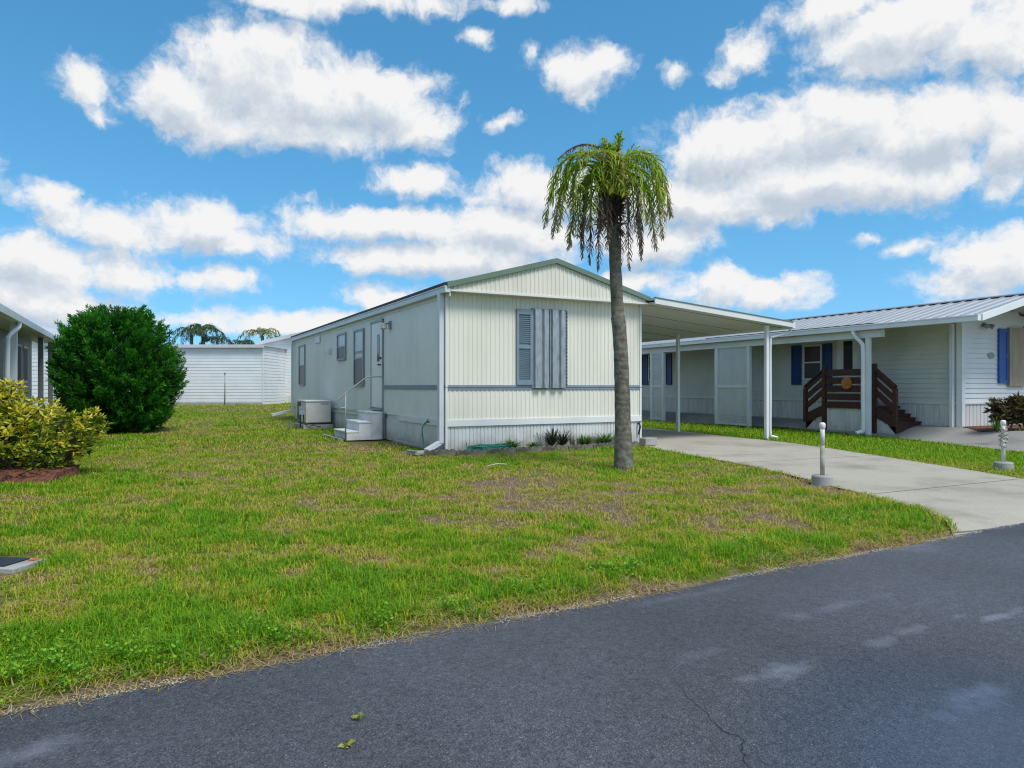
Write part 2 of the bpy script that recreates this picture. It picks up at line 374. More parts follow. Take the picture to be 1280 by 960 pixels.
    sl = N(nt, 'ShaderNodeMapRange'); sl.inputs[3].default_value = .45; sl.inputs[4].default_value = .6; L_(wet.outputs[0], sl.inputs[0]); L_(sl.outputs[0], b.inputs['Specular IOR Level'])
    bs = N(nt, 'ShaderNodeMapRange'); bs.inputs[3].default_value = .55; bs.inputs[4].default_value = .05; L_(wet.outputs[0], bs.inputs[0])
    bp = N(nt, 'ShaderNodeBump'); bp.inputs['Distance'].default_value = .006; L_(bs.outputs[0], bp.inputs['Strength'])
    L_(v.outputs['Distance'], bp.inputs['Height']); L_(bp.outputs[0], b.inputs['Normal'])
    return m
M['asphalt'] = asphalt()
def concrete_drive(name, c, joints):
    m, nt, b = newmat(name); L_ = nt.links.new
    tc = N(nt, 'ShaderNodeTexCoord'); o = tc.outputs['Object']
    n = N(nt, 'ShaderNodeTexNoise'); n.inputs['Scale'].default_value = .8; n.inputs['Detail'].default_value = 9; n.inputs['Roughness'].default_value = .62; L_(o, n.inputs['Vector'])
    r = ramp(nt, [(.28, tuple(x*.62 for x in c)), (.5, c), (.75, tuple(x*1.12 for x in c))]); L_(n.outputs['Fac'], r.inputs[0])
    n2 = N(nt, 'ShaderNodeTexNoise'); n2.inputs['Scale'].default_value = 60; n2.inputs['Detail'].default_value = 3; L_(o, n2.inputs['Vector'])
    r2 = ramp(nt, [(.3, (.88,.88,.88)), (.7, (1.08,1.08,1.08))]); L_(n2.outputs['Fac'], r2.inputs[0])
    mu = N(nt, 'ShaderNodeMix', data_type='RGBA', blend_type='MULTIPLY'); mu.inputs[0].default_value = 1; L_(r.outputs[0], mu.inputs[6]); L_(r2.outputs[0], mu.inputs[7])
    cur = mu.outputs[2]; sx = N(nt, 'ShaderNodeSeparateXYZ'); L_(o, sx.inputs[0])
    for (p0, p1) in joints:
        d = (p1-p0).normalized(); nx = (-d.y, d.x)
        a1 = N(nt, 'ShaderNodeMath', operation='MULTIPLY_ADD'); a1.inputs[1].default_value = nx[0]; a1.inputs[2].default_value = -(nx[0]*p0.x+nx[1]*p0.y); L_(sx.outputs[0], a1.inputs[0])
        a2 = N(nt, 'ShaderNodeMath', operation='MULTIPLY_ADD'); a2.inputs[1].default_value = nx[1]; L_(sx.outputs[1], a2.inputs[0]); L_(a1.outputs[0], a2.inputs[2])
        aa = N(nt, 'ShaderNodeMath', operation='ABSOLUTE'); L_(a2.outputs[0], aa.inputs[0])
        ck = N(nt, 'ShaderNodeMapRange'); ck.inputs[1].default_value = .008; ck.inputs[2].default_value = .02; ck.inputs[3].default_value = .85; ck.inputs[4].default_value = 0; L_(aa.outputs[0], ck.inputs[0])
        mc = N(nt, 'ShaderNodeMix', data_type='RGBA'); L_(ck.outputs[0], mc.inputs[0]); L_(cur, mc.inputs[6]); mc.inputs[7].default_value = (.07,.065,.055,1); cur = mc.outputs[2]
    L_(cur, b.inputs['Base Color']); b.inputs['Roughness'].default_value = .85; b.inputs['Specular IOR Level'].default_value = .25
    bp = N(nt, 'ShaderNodeBump'); bp.inputs['Strength'].default_value = .25; bp.inputs['Distance'].default_value = .01; L_(n2.outputs['Fac'], bp.inputs['Height']); L_(bp.outputs[0], b.inputs['Normal'])
    return m
def trunk_mat():
    m, nt, b = newmat('palm trunk'); L_ = nt.links.new
    tc = N(nt, 'ShaderNodeTexCoord'); o = tc.outputs['Object']
    n = N(nt, 'ShaderNodeTexNoise'); n.inputs['Scale'].default_value = 9; n.inputs['Detail'].default_value = 9; n.inputs['Roughness'].default_value = .68; L_(o, n.inputs['Vector'])
    w = N(nt, 'ShaderNodeTexWave', bands_direction='Z'); w.inputs['Scale'].default_value = 3.4; w.inputs['Distortion'].default_value = 7; w.inputs['Detail'].default_value = 3; L_(o, w.inputs['Vector'])
    r = ramp(nt, [(.28, (.05,.042,.034)), (.44, (.125,.11,.088)), (.58, (.18,.18,.135)), (.76, (.33,.31,.28))]); L_(n.outputs['Fac'], r.inputs[0])
    r2 = ramp(nt, [(.0, (.84,.83,.82)), (.08, (1,1,1)), (1, (1.03,1.03,1.03))]); L_(w.outputs['Fac'], r2.inputs[0])
    mu = N(nt, 'ShaderNodeMix', data_type='RGBA', blend_type='MULTIPLY'); mu.inputs[0].default_value = 1; L_(r.outputs[0], mu.inputs[6]); L_(r2.outputs[0], mu.inputs[7])
    L_(mu.outputs[2], b.inputs['Base Color']); b.inputs['Roughness'].default_value = .9; b.inputs['Specular IOR Level'].default_value = .15
    bp = N(nt, 'ShaderNodeBump'); bp.inputs['Strength'].default_value = .7; bp.inputs['Distance'].default_value = .02
    ad = N(nt, 'ShaderNodeMath', operation='MULTIPLY_ADD'); ad.inputs[1].default_value = .22; L_(w.outputs['Fac'], ad.inputs[0]); L_(n.outputs['Fac'], ad.inputs[2])
    L_(ad.outputs[0], bp.inputs['Height']); L_(bp.outputs[0], b.inputs['Normal']); return m
M['trunk'] = trunk_mat()

# ------------------------------------------------------------------ ground regions
drive_left = [(2.70,14.45),(2.78,13.7),(2.87,13.2),(3.08,12.4),(3.32,11.73),(3.55,11.0),(3.66,10.5),(3.79,9.6),(3.86,8.92),(3.90,8.32),(3.98,7.85),(4.03,7.2),(4.03,6.73),(3.96,6.4),(3.87,6.18),(3.72,5.86)]
drive_right = [(4.6,5.9+.37),(5.6,6.85),(7.4,7.86),(7.05,8.4),(6.72,9.08),(6.6,10.5),(6.42,12.2),(6.25,13.4),(6.0,14.9),(5.2,17.0),(4.3,19.6),(1.0,26.0),(-1.2,30.0),(-5.2,27.5)]
DRIVE = drive_left + [(3.75,5.79)] + drive_right
SLAB = [(4.1,26.0),(4.63,24.9),(7.76,19.85),(9.0,16.3),(9.37,12.7),(9.75,9.2),(18,13.8),(18,17),(11.6,14.6),(10.42,15.4),(10.53,16.3),(7.4,23.0),(2.5,33.5),(0.2,32.5)]
MULCHN = [(10.38,15.42),(10.53,16.34),(18,19.8),(18,17.2),(11.7,14.75)]
def inside(poly, x, y):
    x = np.asarray(x); y = np.asarray(y); r = np.zeros(x.shape, bool); n = len(poly)
    for i in range(n):
        x1, y1 = poly[i]; x2, y2 = poly[(i+1) % n]
        c = ((y1 > y) != (y2 > y)); 
        with np.errstate(divide='ignore', invalid='ignore'):
            xi = (x2-x1)*(y-y1)/((y2-y1) if y2 != y1 else 1e-9)+x1
        r ^= c & (x < xi)
    return r
def sheet(name, poly, off, m, step=.5, sub=True):
    bm = bmesh.new(); vs = [bm.verts.new((x, y, 0)) for x, y in poly]; f = bm.faces.new(vs)
    xs = [p[0] for p in poly]; ys = [p[1] for p in poly]
    if sub:
        for ax, (lo, hi) in ((0, (min(xs), max(xs))), (1, (min(ys), max(ys)))):
            k = math.floor(lo/step)+1
            while k*step < hi:
                co = [0, 0, 0]; no = [0, 0, 0]; co[ax] = k*step+.0013; no[ax] = 1
                bmesh.ops.bisect_plane(bm, geom=bm.verts[:]+bm.edges[:]+bm.faces[:], plane_co=co, plane_no=no); k += 1
    for v in bm.verts: v.co.z = float(gz(v.co.x, v.co.y)) + off
    bmesh.ops.recalc_face_normals(bm, faces=bm.faces)
    if bm.faces[:] and sum(f.normal.z for f in bm.faces) < 0: bmesh.ops.reverse_faces(bm, faces=bm.faces)
    me = bpy.data.meshes.new(name); bm.to_mesh(me); bm.free(); me.materials.append(m)
    return tag(link(bpy.data.objects.new(name, me)), None, None, None, 'structure')

# how dry the lawn is at a place (0 lush .. 1 bare thatch)
BROWN = [gp(*p)[:2]+(r, a*.85) for p, r, a in (((700,628),.75,.5),((810,650),.6,.35),((560,650),.5,.28),((900,606),.7,.3),((590,600),.9,.25),((720,690),.35,.4),
         ((330,660),.5,.22),((940,640),.5,.35),((1010,655),.35,.35),((420,560),1.6,.25),((300,620),.8,.2),((180,680),.35,.2),((500,700),.3,.25),((660,600),.6,.3),((1040,610),.3,.4))]
LUSH = [gp(*p)[:2]+(r, a*.9) for p, r, a in (((60,810),.5,.6),((210,800),.28,.4),((350,790),.2,.4),((760,700),.25,.4),((640,770),.25,.45),((800,660),.25,.25),((200,640),1.0,.25),((470,740),.25,.3),
        ((100,560),2.2,.35),((170,520),3.0,.3),((1150,655),.3,.45),((950,610),.3,.3),((880,690),.3,.35),((1060,640),.35,.35),((430,545),.8,.2),((720,585),.5,.25),((250,740),.35,.25),((520,560),.5,.4))]
def dryness(x, y):
    x = np.asarray(x, float); y = np.asarray(y, float)
    t = .395 + (fbm(x, y, .55, 3)-.5)*.7 + (fbm(x, y, 2.9, 9)-.5)*1.3 + (vnoise(x,y,8.,31)-.5)*.62
    for bx, by, r, a in BROWN: t = t + a*np.exp(-((x-bx)**2+(y-by)**2)/(2*(r*.75)**2))
    for bx, by, r, a in LUSH: t = t - a*np.exp(-((x-bx)**2+(y-by)**2)/(2*(r*.75)**2))
    d = rdist(x, y) + (fbm(x, y, 2.2, 40)-.5)*.30
    t = t + .75*sst(.15, .0, d) + .8*sst(.10, .02, rdist(x, y))
    # neighbour's watered strip is lush
    nx = (x-NB.o.x)*NB.u.x+(y-NB.o.y)*NB.u.y
    strip = sst(3.6, 4.4, x - (20-y)*.0)*sst(7, 9, y)*sst(-6.5, -4.6, nx)
    t = t*(1-strip) + strip*(.10 + (fbm(x, y, 1.5, 22)-.5)*.3)
    return np.clip(t, 0, 1)

def lawn_grid(name, x0, x1, y0, y1, step, off, ok):
    xs = np.arange(x0, x1+1e-6, step); ys = np.arange(y0, y1+1e-6, step); X, Y = np.meshgrid(xs, ys)
    Z = gz(X, Y)+off+(fbm(X, Y, .9, 50)-.5)*.035*sst(.05, .5, rdist(X, Y))
    Z = Z-.05*(inside(DRIVE, X, Y) | inside(SLAB, X, Y) | inside(MULCHN, X, Y))
    n = len(xs); m_ = len(ys); idx = np.arange(n*m_).reshape(m_, n)
    q = np.stack([idx[:-1,:-1], idx[:-1,1:], idx[1:,1:], idx[1:,:-1]], -1).reshape(-1, 4)
    cx = (X[:-1,:-1]+step/2).ravel(); cy = (Y[:-1,:-1]+step/2).ravel(); q = q[ok(cx, cy)]
    o = np_mesh(name, np.stack([X.ravel(), Y.ravel(), Z.ravel()], -1), q, None, M['lawn'], {'dry': dryness(X.ravel(), Y.ravel())}, smooth=True)
    return tag(o, None, None, None, 'structure')
# base ground to the horizon (coarse ring + fine)
gxs = np.concatenate([[-900,-400,-160,-80,-50], np.arange(-40, 41, 1.0), [50,80,160,400,900]]); gys = np.concatenate([[-900,-300,-80,-30], np.arange(-14, 52, 1.0), [60,90,160,400,900]])
GX, GY = np.meshgrid(gxs, gys); GI = np.arange(GX.size).reshape(GX.shape)
gq = np.stack([GI[:-1,:-1], GI[:-1,1:], GI[1:,1:], GI[1:,:-1]], -1).reshape(-1, 4)
tag(np_mesh('ground', np.stack([GX.ravel(), GY.ravel(), (gz(GX, GY)-.06-.2*(((GX-NB.o.x)*NB.u.x+(GY-NB.o.y)*NB.u.y > -3.2) & (GX > 2) & (GX < 14) & (GY > 7) & (GY < 30))).ravel()], -1), gq, None, M['lawn'], {'dry': .3+0*GX.ravel()}), None, None, None, 'structure')
def not_paved(x, y): return rdist(x, y) > -.12
lawn_grid('lawn', -20, 11, 0, 26, .125, -.022, lambda x, y: (rdist(x, y) > -.18))
lawn_grid('lawn', -60, 20, 26, 60, 1.0, -.022, lambda x, y: x > -1e9)

# road: long strip with a slightly ragged lawn edge
rp = []
for k in range(-60, 61):
    t = k*.25; j = (vnoise(np.array([t]), np.array([0.]), 1.7, 77)[0]-.5)*.07 + (vnoise(np.array([t]), np.array([0.]), 8, 78)[0]-.5)*.025
    rp.append((RD[0]*t+RN[0]*j, 3.72+RD[1]*t+RN[1]*j))
rp = [(RD[0]*-200, 3.72+RD[1]*-200)] + rp + [(RD[0]*200, 3.72+RD[1]*200)]
rp += [(RD[0]*200-RN[0]*7, 3.72+RD[1]*200-RN[1]*7), (RD[0]*-200-RN[0]*7, 3.72+RD[1]*-200-RN[1]*7)]
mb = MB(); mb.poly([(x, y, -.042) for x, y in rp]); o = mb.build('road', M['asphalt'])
if o.data.polygons[0].normal.z < 0: o.data.flip_normals()
tag(o, None, None, None, 'structure')
M['drive'] = concrete_drive('driveway concrete', (.39,.36,.295), [(gp(1075,618), gp(1280,597)), (gp(1180,661), gp(1280,648.5)), (gp(880,580), gp(1010,573))])
M['slab'] = concrete_drive('neighbour slab concrete', (.27,.265,.245), [(gp(1000,530), gp(1180,541)), (gp(1120,546), gp(1200,537))])
sheet('driveway', DRIVE, -.010, M['drive'], .4)
sheet('neighbour_driveway', SLAB, -.006, M['slab'], .2)
sheet('mulch_bed', MULCHN, .010, M['mulch'], .3)

# bed along the front of our home
def hw(x, y, z=0): p = HOME.w(x, y); return Vector((p.x, p.y, z))
BEDL = [(-.25,.02),(-.28,-.25),(.2,-.42),(1.0,-.5),(1.9,-.45),(2.9,-.42),(4.3,-.3),(4.42,.02)]
BED = [tuple(HOME.w(*p)) for p in BEDL]
sheet('flower_bed', BED, .012, M['soil'], .2)

# ------------------------------------------------------------------ grass blades
BUSHBED = [gp(-80, 603)[:2], gp(60, 603)[:2], gp(100, 592)[:2], gp(95, 584)[:2], gp(20,578)[:2], gp(-80, 575)[:2]]
METER = [gp(-40, 693)[:2], gp(50, 690)[:2], gp(22, 716)[:2], gp(-70, 724)[:2]]
def keep(x, y):
    d = rdist(x, y)
    k = d > (.02+.13*fbm(x, y, 2.2, 40)*2*(.3+.7*vnoise(x,y,14,41)))
    j = (fbm(x, y, 6, 60)-.5)*.12; j2 = (fbm(x, y, 6, 61)-.5)*.12
    k &= ~(inside(DRIVE, x+j*.5-.05, y+j2*.5) & inside(DRIVE, x+j*.5+.05, y+j2*.5)); k &= ~(inside(SLAB, x+j*.5-.04, y+j2*.5) & inside(SLAB, x+j*.5+.04, y+j2*.5)); k &= ~inside(MULCHN, x, y); k &= ~inside(METER, x, y); k &= ~inside(BUSHBED, x, y)
    k &= ~(inside(BED, x, y) & (rng.random(x.shape) > .10))
    hx = (x-HOME.o.x)*HOME.u.x+(y-HOME.o.y)*HOME.u.y; hy = (x-HOME.o.x)*HOME.v.x+(y-HOME.o.y)*HOME.v.y
    k &= ~((hx > -.03) & (hx < W+.02) & (hy > -.03) & (hy < L))
    k &= ~((hx > -1.02) & (hx < 0) & (hy > 2.6) & (hy < 3.9)); k &= ~((hx > -1.0) & (hx < 0) & (hy > 8.3) & (hy < 9.9))
    nx = (x-NB.o.x)*NB.u.x+(y-NB.o.y)*NB.u.y
    k &= ~(nx > -.05)
    k &= y < 45
    return k
def blades(x, y, hgt, wid, lean, dry, rnd, az, curl=.9):
    """five-vertex grass blades at x,y"""
    n = len(x); z = gz(x, y)-.022
    ca, sa = np.cos(az), np.sin(az); ln = lean*hgt
    mx = x+ca*ln*.35; my = y+sa*ln*.35; mz = z+hgt*.62
    tx = x+ca*ln; ty = y+sa*ln; tz = z+hgt*np.clip(1-.35*lean*curl, .25, 1)
    px, py = -sa*wid/2, ca*wid/2
    V = np.empty((n, 5, 3)); V[:,0] = np.stack([x-px, y-py, z], -1); V[:,1] = np.stack([x+px, y+py, z], -1)
    V[:,2] = np.stack([mx-px*.8, my-py*.8, mz], -1); V[:,3] = np.stack([mx+px*.8, my+py*.8, mz], -1); V[:,4] = np.stack([tx, ty, tz], -1)
    b = np.arange(n)[:, None]*5
    return V.reshape(-1, 3), b+np.array([[0,1,3,2]]), b+np.array([[2,3,4]]), np.repeat(dry, 5), np.repeat(rnd, 5)
def grow(name, bands, label=None):
    VS, QS, TS, DS, RS = [], [], [], [], []; off = 0
    for d0, d1, dens, ws in bands:
        area = (d1-d0)*2*(.80*(d0+d1)/2+1.2); n = int(area*dens)
        D = np.sqrt(rng.random(n)*(d1**2-d0**2)+d0**2); X = (rng.random(n)*2-1)*(.80*D+1.2)
        k = keep(X, D); X = X[k]; D = D[k]
        dr = dryness(X, D)
        # thin out where it is bare
        k = (rng.random(len(X)) > (.72*sst(.6, 1.0, dr))) & (rng.random(len(X)) > .75*sst(.36, .2, vnoise(X, D, 7.5, 123)))
        X = X[k]; D = D[k]; dr = dr[k]; n = len(X)
        cl = fbm(X, D, 3.2, 70); h = (.026+.046*rng.random(n)**1.6)*(.5+.95*cl)*(1.25-.75*dr)
        near = np.exp(-rdist(X, D)/.9)*sst(.12, .4, rdist(X, D)); h = h*(1+.35*near*(1-dr))
        h *= (1+.12*math.log2(max(ws, 1)))
        w = (.0030+.0028*rng.random(n))*ws
        az = rng.random(n)*2*np.pi; lean = .35+1.2*rng.random(n)+.8*dr*rng.random(n)
        v, q, t, a, r = blades(X, D, h, w, lean, dr, rng.random(n), az)
        VS.append(v); QS.append(q+off); TS.append(t+off); DS.append(a); RS.append(r); off += len(v)
    o = np_mesh(name, np.concatenate(VS), np.concatenate(QS), np.concatenate(TS), M['grass'], {'dry': np.concatenate(DS), 'rnd': np.concatenate(RS)})
    return tag(o, label, 'grass', None, 'stuff')
grow('grass', [(2.2,4,10000,1),(4,6,6200,1.1),(6,9,3300,1.35),(9,13,1600,1.75),(13,20,620,2.8),(20,30,200,4.5),(30,45,70,7)],
     'patchy green and straw coloured grass covering the lawns')

# broad-leaf weeds along the road edge and at the bed
def leaf_cloud(centers, normals, size, attr, aspect=.5, fold=.25):
    """diamond leaves (4 verts, two tris) pointing along normals"""
    n = len(centers); nrm = normals/np.linalg.norm(normals, axis=1, keepdims=True)
    ref = rng.normal(size=(n, 3)); s = np.cross(nrm, ref); s /= np.linalg.norm(s, axis=1, keepdims=True)
    up = np.cross(s, nrm)
    sz = size[:, None]
    b = centers; t = centers+nrm*sz; m1 = centers+nrm*sz*.45+s*sz*aspect/2+up*sz*fold*.4; m2 = centers+nrm*sz*.45-s*sz*aspect/2+up*sz*fold*.4
    V = np.stack([b, m1, t, m2], 1).reshape(-1, 3); i = np.arange(n)[:, None]*4
    T = np.concatenate([i+np.array([[0,1,2]]), i+np.array([[0,2,3]])]); return V, T, np.repeat(attr, 4)
M['weed'] = foliage('weed leaf', [(0, (.08,.24,.012)), (1, (.24,.48,.03))])
wc, wn_, ws_ = [], [], []
def weed_patch(px, py, r, n, h=.09):
    c = gp(px, py); n = int(n*2.2)
    for _ in range(n):
        a = random.random()*6.28; q = r*abs(random.gauss(0,.6)); x, y = c.x+math.cos(a)*q*1.3, c.y+math.sin(a)*q
        if vnoise(np.array(x), np.array(y), 9., 5) < .38: continue
        if rdist(x, y) < .04 or (HOME.loc(x, y)[1] > -.03 and -.03 < HOME.loc(x, y)[0] < W): continue
        z = float(gz(x, y)); hh = .012+random.random()**1.4*h*.62
        wc.append((x, y, z+hh)); b = random.random()*6.28; wn_.append((math.cos(b), math.sin(b), .2+.7*random.random())); ws_.append(.009+.014*random.random())
for p in ((345,795,.22,300),(330,805,.15,160),(60,840,.35,420),(150,825,.22,220),(660,738,.14,140),(560,760,.12,90),(790,710,.18,180),(760,716,.14,110),(1060,655,.2,120),(930,682,.16,120),(480,775,.1,60),(20,850,.25,250),(600,565,.22,60),(720,580,.2,50),(860,672,.12,70),(572,572,.12,70),(628,570,.14,150),(640,565,.18,170),(668,571,.12,110),(700,573,.14,120),(722,567,.14,150),(738,566,.12,140),(757,562,.14,170),(590,577,.1,60),(812,566,.14,110),(830,570,.12,90),(548,580,.1,60),(885,590,.16,120)):
    weed_patch(*p)
wv, wt, wa = leaf_cloud(np.array(wc), np.array(wn_), np.array(ws_), rng.random(len(wc)), .7)
tag(np_mesh('lawn_weeds', wv, None, wt, M['weed'], {'rnd': wa}), 'bright green broad leaved weeds scattered along the road edge of the lawn', 'weeds', None, 'stuff')
# straw thatch lying on the bare roadside margin
n = 15000; tt = rng.random(n)*26-9; dd = rng.random(n)**1.6*.26-.03
X = RD[0]*tt+RN[0]*dd; Y = 3.72+RD[1]*tt+RN[1]*dd; k = ~inside(DRIVE, X, Y) & (vnoise(X, Y, 2.2, 90) > .25) & (X < 3.75); X = X[k]; Y = Y[k]; n = len(X)
v, q, t, a, r = blades(X, Y, .012+.02*rng.random(n), .003+.002*rng.random(n), 2.2+3*rng.random(n), .8+.2*rng.random(n), rng.random(n), rng.random(n)*6.28, .3)
v[:, 2] += .02
tag(np_mesh('dry_thatch', v, q, t, M['grass'], {'dry': a, 'rnd': r}), 'dry straw thatch lying along the asphalt edge', 'dry grass', None, 'stuff')
# pale grit where asphalt meets soil
n = 9000; tt = rng.random(n)*26-9; dd = rng.normal(size=n)*.022-.004; X = RD[0]*tt+RN[0]*dd; Y = 3.72+RD[1]*tt+RN[1]*dd
k = vnoise(X, Y, 1.9, 95) > .56; X = X[k]; Y = Y[k]; n = len(X); s = .002+.005*rng.random(n)**2
base = np.stack([X, Y, -.038+0*X], -1); oct_ = np.array([(1,0,0),(-.5,.87,0),(-.5,-.87,0),(0,0,.8)])
V = (base[:, None]+oct_[None]*s[:, None, None]).reshape(-1, 3); i = np.arange(n)[:, None]*4
tag(np_mesh('grit', V, None, np.concatenate([i+np.array([[0,1,3]]), i+np.array([[1,2,3]]), i+np.array([[2,0,3]])]), M['conc']), 'pale grit crumbs along the asphalt edge', 'grit', None, 'stuff')

# ------------------------------------------------------------------ our mobile home
home = thing('mobile_home', (HOME.o.x, HOME.o.y, 0), HOME.ang, 'cream mobile home with green gable trim and metal storm panels over its front window', 'mobile home')
ZE = 2.93      # wall top
zb = HOME.hit('y', 0, 558, 533.5)[2]; zt = HOME.hit('y', 0, 558, 525)[2]        # belt trim
zs0, zs1 = HOME.hit('y', 0, 558, 487.2)[2], HOME.hit('y', 0, 558, 481.2)[2]     # blue stripe
MB().box(.03, W-.03, .03, L-.03, .0, ZE).build('wall_core', M['cream2'], home)
MB().ribs('x', .0, W, 0, zt-.02, ZE, .092, .011).build('front_siding', M['cream'], home)
MB().ribs('y', 0, L, 0, zt-.02, ZE, .092, .008).build('side_siding', M['cream2'], home)
m = MB(); m.ribs('y', 0, L, W, zt-.02, ZE, .092, .008, 1); m.ribs('x', 0, W, L, zt-.02, ZE, .092, .008, 1); m.build('rear_siding', M['cream2'], home)
m = MB(); m.ribs('x', .0, W, .012, 0, zb+.02, .075, .012, prof=((0,0),(.12,0),(.2,1),(.9,1))); m.build('front_skirting', M['skirt'], home)
m = MB(); m.ribs('y', .0, L, .012, 0, zb+.02, .11, .012, prof=((0,0),(.1,0),(.16,1),(.92,1))); m.build('side_skirting', M['skirt'], home)
m = MB(); m.ribs('y', 0, L, W-.012, 0, zb+.02, .11, .012, 1); m.build('skirting', M['skirt'], home)
m = MB(); m.box(-.028, W+.028, -.028, -.004, zb, zt); m.box(-.028, -.004, -.0281, 2.66, zb-.003, zt-.003); m.box(-.026, -.004, 3.95, L, zb-.003, zt-.09); m.box(W+.004, W+.028, -.02, L, zb-.003, zt-.003)
m.build('belt_trim', M['trim'], home, .004)
m = MB(); m.box(-.024, W+.024, -.022, -.006, zs0, zs1); m.box(-.022, -.006, -.023, HOME.hit('x', 0, 481, 484)[1]-.0, zs0, zs1); m.build('belt_stripe', M['stripe'], home)
zm = (zs0+zs1)/2; MB().box(-.027, W+.026, -.026, -.02, zm-.012, zm+.006).build('stripe_groove', M['stripedark'], home)
for a in (-.026, W-.014): MB().box(a, a+.04, -.026, .014, 0, ZE).build('corner_trim', M['trim'], home)
# gable and roof
GY_ = -.2; PK = 3.60; EV = 3.0
def gtop(x): return EV-.02 + (PK-EV)*(1-abs(x-W/2)/(W/2))
m = MB(); m.ribs('x', .0, W, GY_, ZE-.01, gtop, .092, .011)
m.build('gable', M['cream'], home)
m = MB(); m.box(0, W, GY_+.004, -.0, ZE-.03, ZE-.012); m.box(-.05, W+.05, GY_-.02, GY_+.003, ZE-.03, ZE+.005); m.build('gable_soffit', M['trim'], home)
def slope(m, xa, za, xb, zb_, y0, y1, th):
    n = len(m.v); m.v += [(xa,y0,za),(xb,y0,zb_),(xb,y1,zb_),(xa,y1,za),(xa,y0,za+th),(xb,y0,zb_+th),(xb,y1,zb_+th),(xa,y1,za+th)]
    m.f += [tuple(n+i for i in q) for q in ((0,3,2,1),(4,5,6,7),(0,1,5,4),(1,2,6,5),(2,3,7,6),(3,0,4,7))]
roof = MB()
for sgn in (-1, 1):
    xe = W/2+sgn*(W/2+.10); slope(roof, xe, EV-.03, W/2, PK, GY_-.02, L+.15, .03)
roof = roof.build('roof', M['metalroofdark'], home)
rb = MB()
for sgn in (-1, 1):
    xe = W/2+sgn*(W/2+.13); y = .05
    while y < L:
        slope(rb, xe, EV-.008, W/2, PK+.03, y, y+.07, .022); y += .23
rb.build('roof_rib', M['darkroof'], roof)
m = MB()
for sgn in (-1, 1):
    xe = W/2+sgn*(W/2+.08); slope(m, xe, EV-.045, W/2, PK-.03, GY_-.06, GY_+.02, .095)
m.build('gable_trim', M['greentrim'], home)
m = MB(); slope(m, -.118, EV-.012, .04, EV+.03, GY_-.0, L+.1, .062); m.build('roof_edge', M['darkroof'], home)
# gutter on the left eave and downspouts
m = MB(); m.box(-.12, -.02, GY_-.04, L+.05, ZE-.06, EV-.02); m.box(-.135, -.11, GY_-.045, L+.055, EV-.035, EV-.012); m.build('gutter', M['gutter'], home, .006)
MB().box(-.02, 0.0, GY_, L, ZE-.12, ZE).build('fascia', M['trim'], home)
m = MB(); m.bar((-.09,.06,ZE-.03), (-.09,.06,.17), .085, .11, (0,1,0)); m.bar((-.09,.06,.19), (-.40,-.02,.05), .085, .085); m.build('downspout', M['gutter'], home, .006)
m = MB(); m.bar((-.09,L-.12,ZE-.03), (-.09,L-.12,.3), .085, .11, (0,1,0)); m.bar((-.09,L-.12,.32), (-.85,L-.25,.16), .10, .10); m.build('downspout', M['gutter'], home, .006)
# front shutter and storm panels
x0, _, z1 = HOME.hit('y', 0, 644.8, 387); x1, _, z0 = HOME.hit('y', 0, 664, 482)
z0 = zs1+.004; z1 = HOME.hit('y', 0, 650, 386.5)[2]
m = MB(); m.box(x0, x0+.045, -.05, -.012, z0, z1); m.box(x1-.045, x1, -.05, -.012, z0, z1)
zc = (z0+z1)/2
for a, b in ((z0, z0+.1), (zc-.03, zc+.03), (z1-.1, z1)): m.box(x0+.045, x1-.045, -.049, -.012, a, b)
z = z0+.12
while z < z1-.11:
    if abs(z-zc) > .045: m.box(0, 1, 0, 1, 0, 1, Matrix.Translation((x0+.045, -.036, z)) @ Matrix.Rotation(R(38), 4, 'X') @ Matrix.Diagonal((x1-x0-.09, .034, .007, 1)))
    z += .038
m.box(x0+.045, x1-.045, -.016, -.012, z0, z1); m.build('shutter', M['shutter'], home)
px0 = HOME.hit('y', -.03, 665.3, 400)[0]; px1 = HOME.hit('y', -.03, 707, 400)[0]; pz0 = HOME.hit('y', -.03, 680, 485)[2]; pz1 = HOME.hit('y', -.03, 680, 387)[2]
pw = (px1-px0)/2
MB().box(px0-.01, px1+.02, -.03, -.008, pz0+.06, pz1+.01).build('window', M['dark'], home)
for k in range(2):
    a = px0+k*pw+(.012 if k else 0); b = px0+(k+1)*pw-.004; w_ = b-a
    m = MB(); pr = [(0,-.04),(.06,-.04),(.10,-.095),(.42,-.095),(.48,-.045),(.58,-.045),(.64,-.095),(.82,-.095),(.9,-.04),(1,-.04)]
    n = len(m.v)
    for f, d in pr:
        for z in (pz0-.02*k*0, pz1): m.v.append((a+f*w_, d, z))
    for i in range(len(pr)-1): m.f.append((n+2*i, n+2*i+2, n+2*i+3, n+2*i+1))
    o = m.build('storm_panel', M['galv'], home); s = o.modifiers.new('Solid', 'SOLIDIFY'); s.thickness = .003
m = MB(); m.box(px1+.02, px1+.045, -.03, -.01, pz0+.03, pz1)
z = pz0+.06
while z < pz1: m.box(px1+.022, px1+.043, -.045, -.029, z, z+.018); z += .07
m.build('panel_track', M['pole'], home)
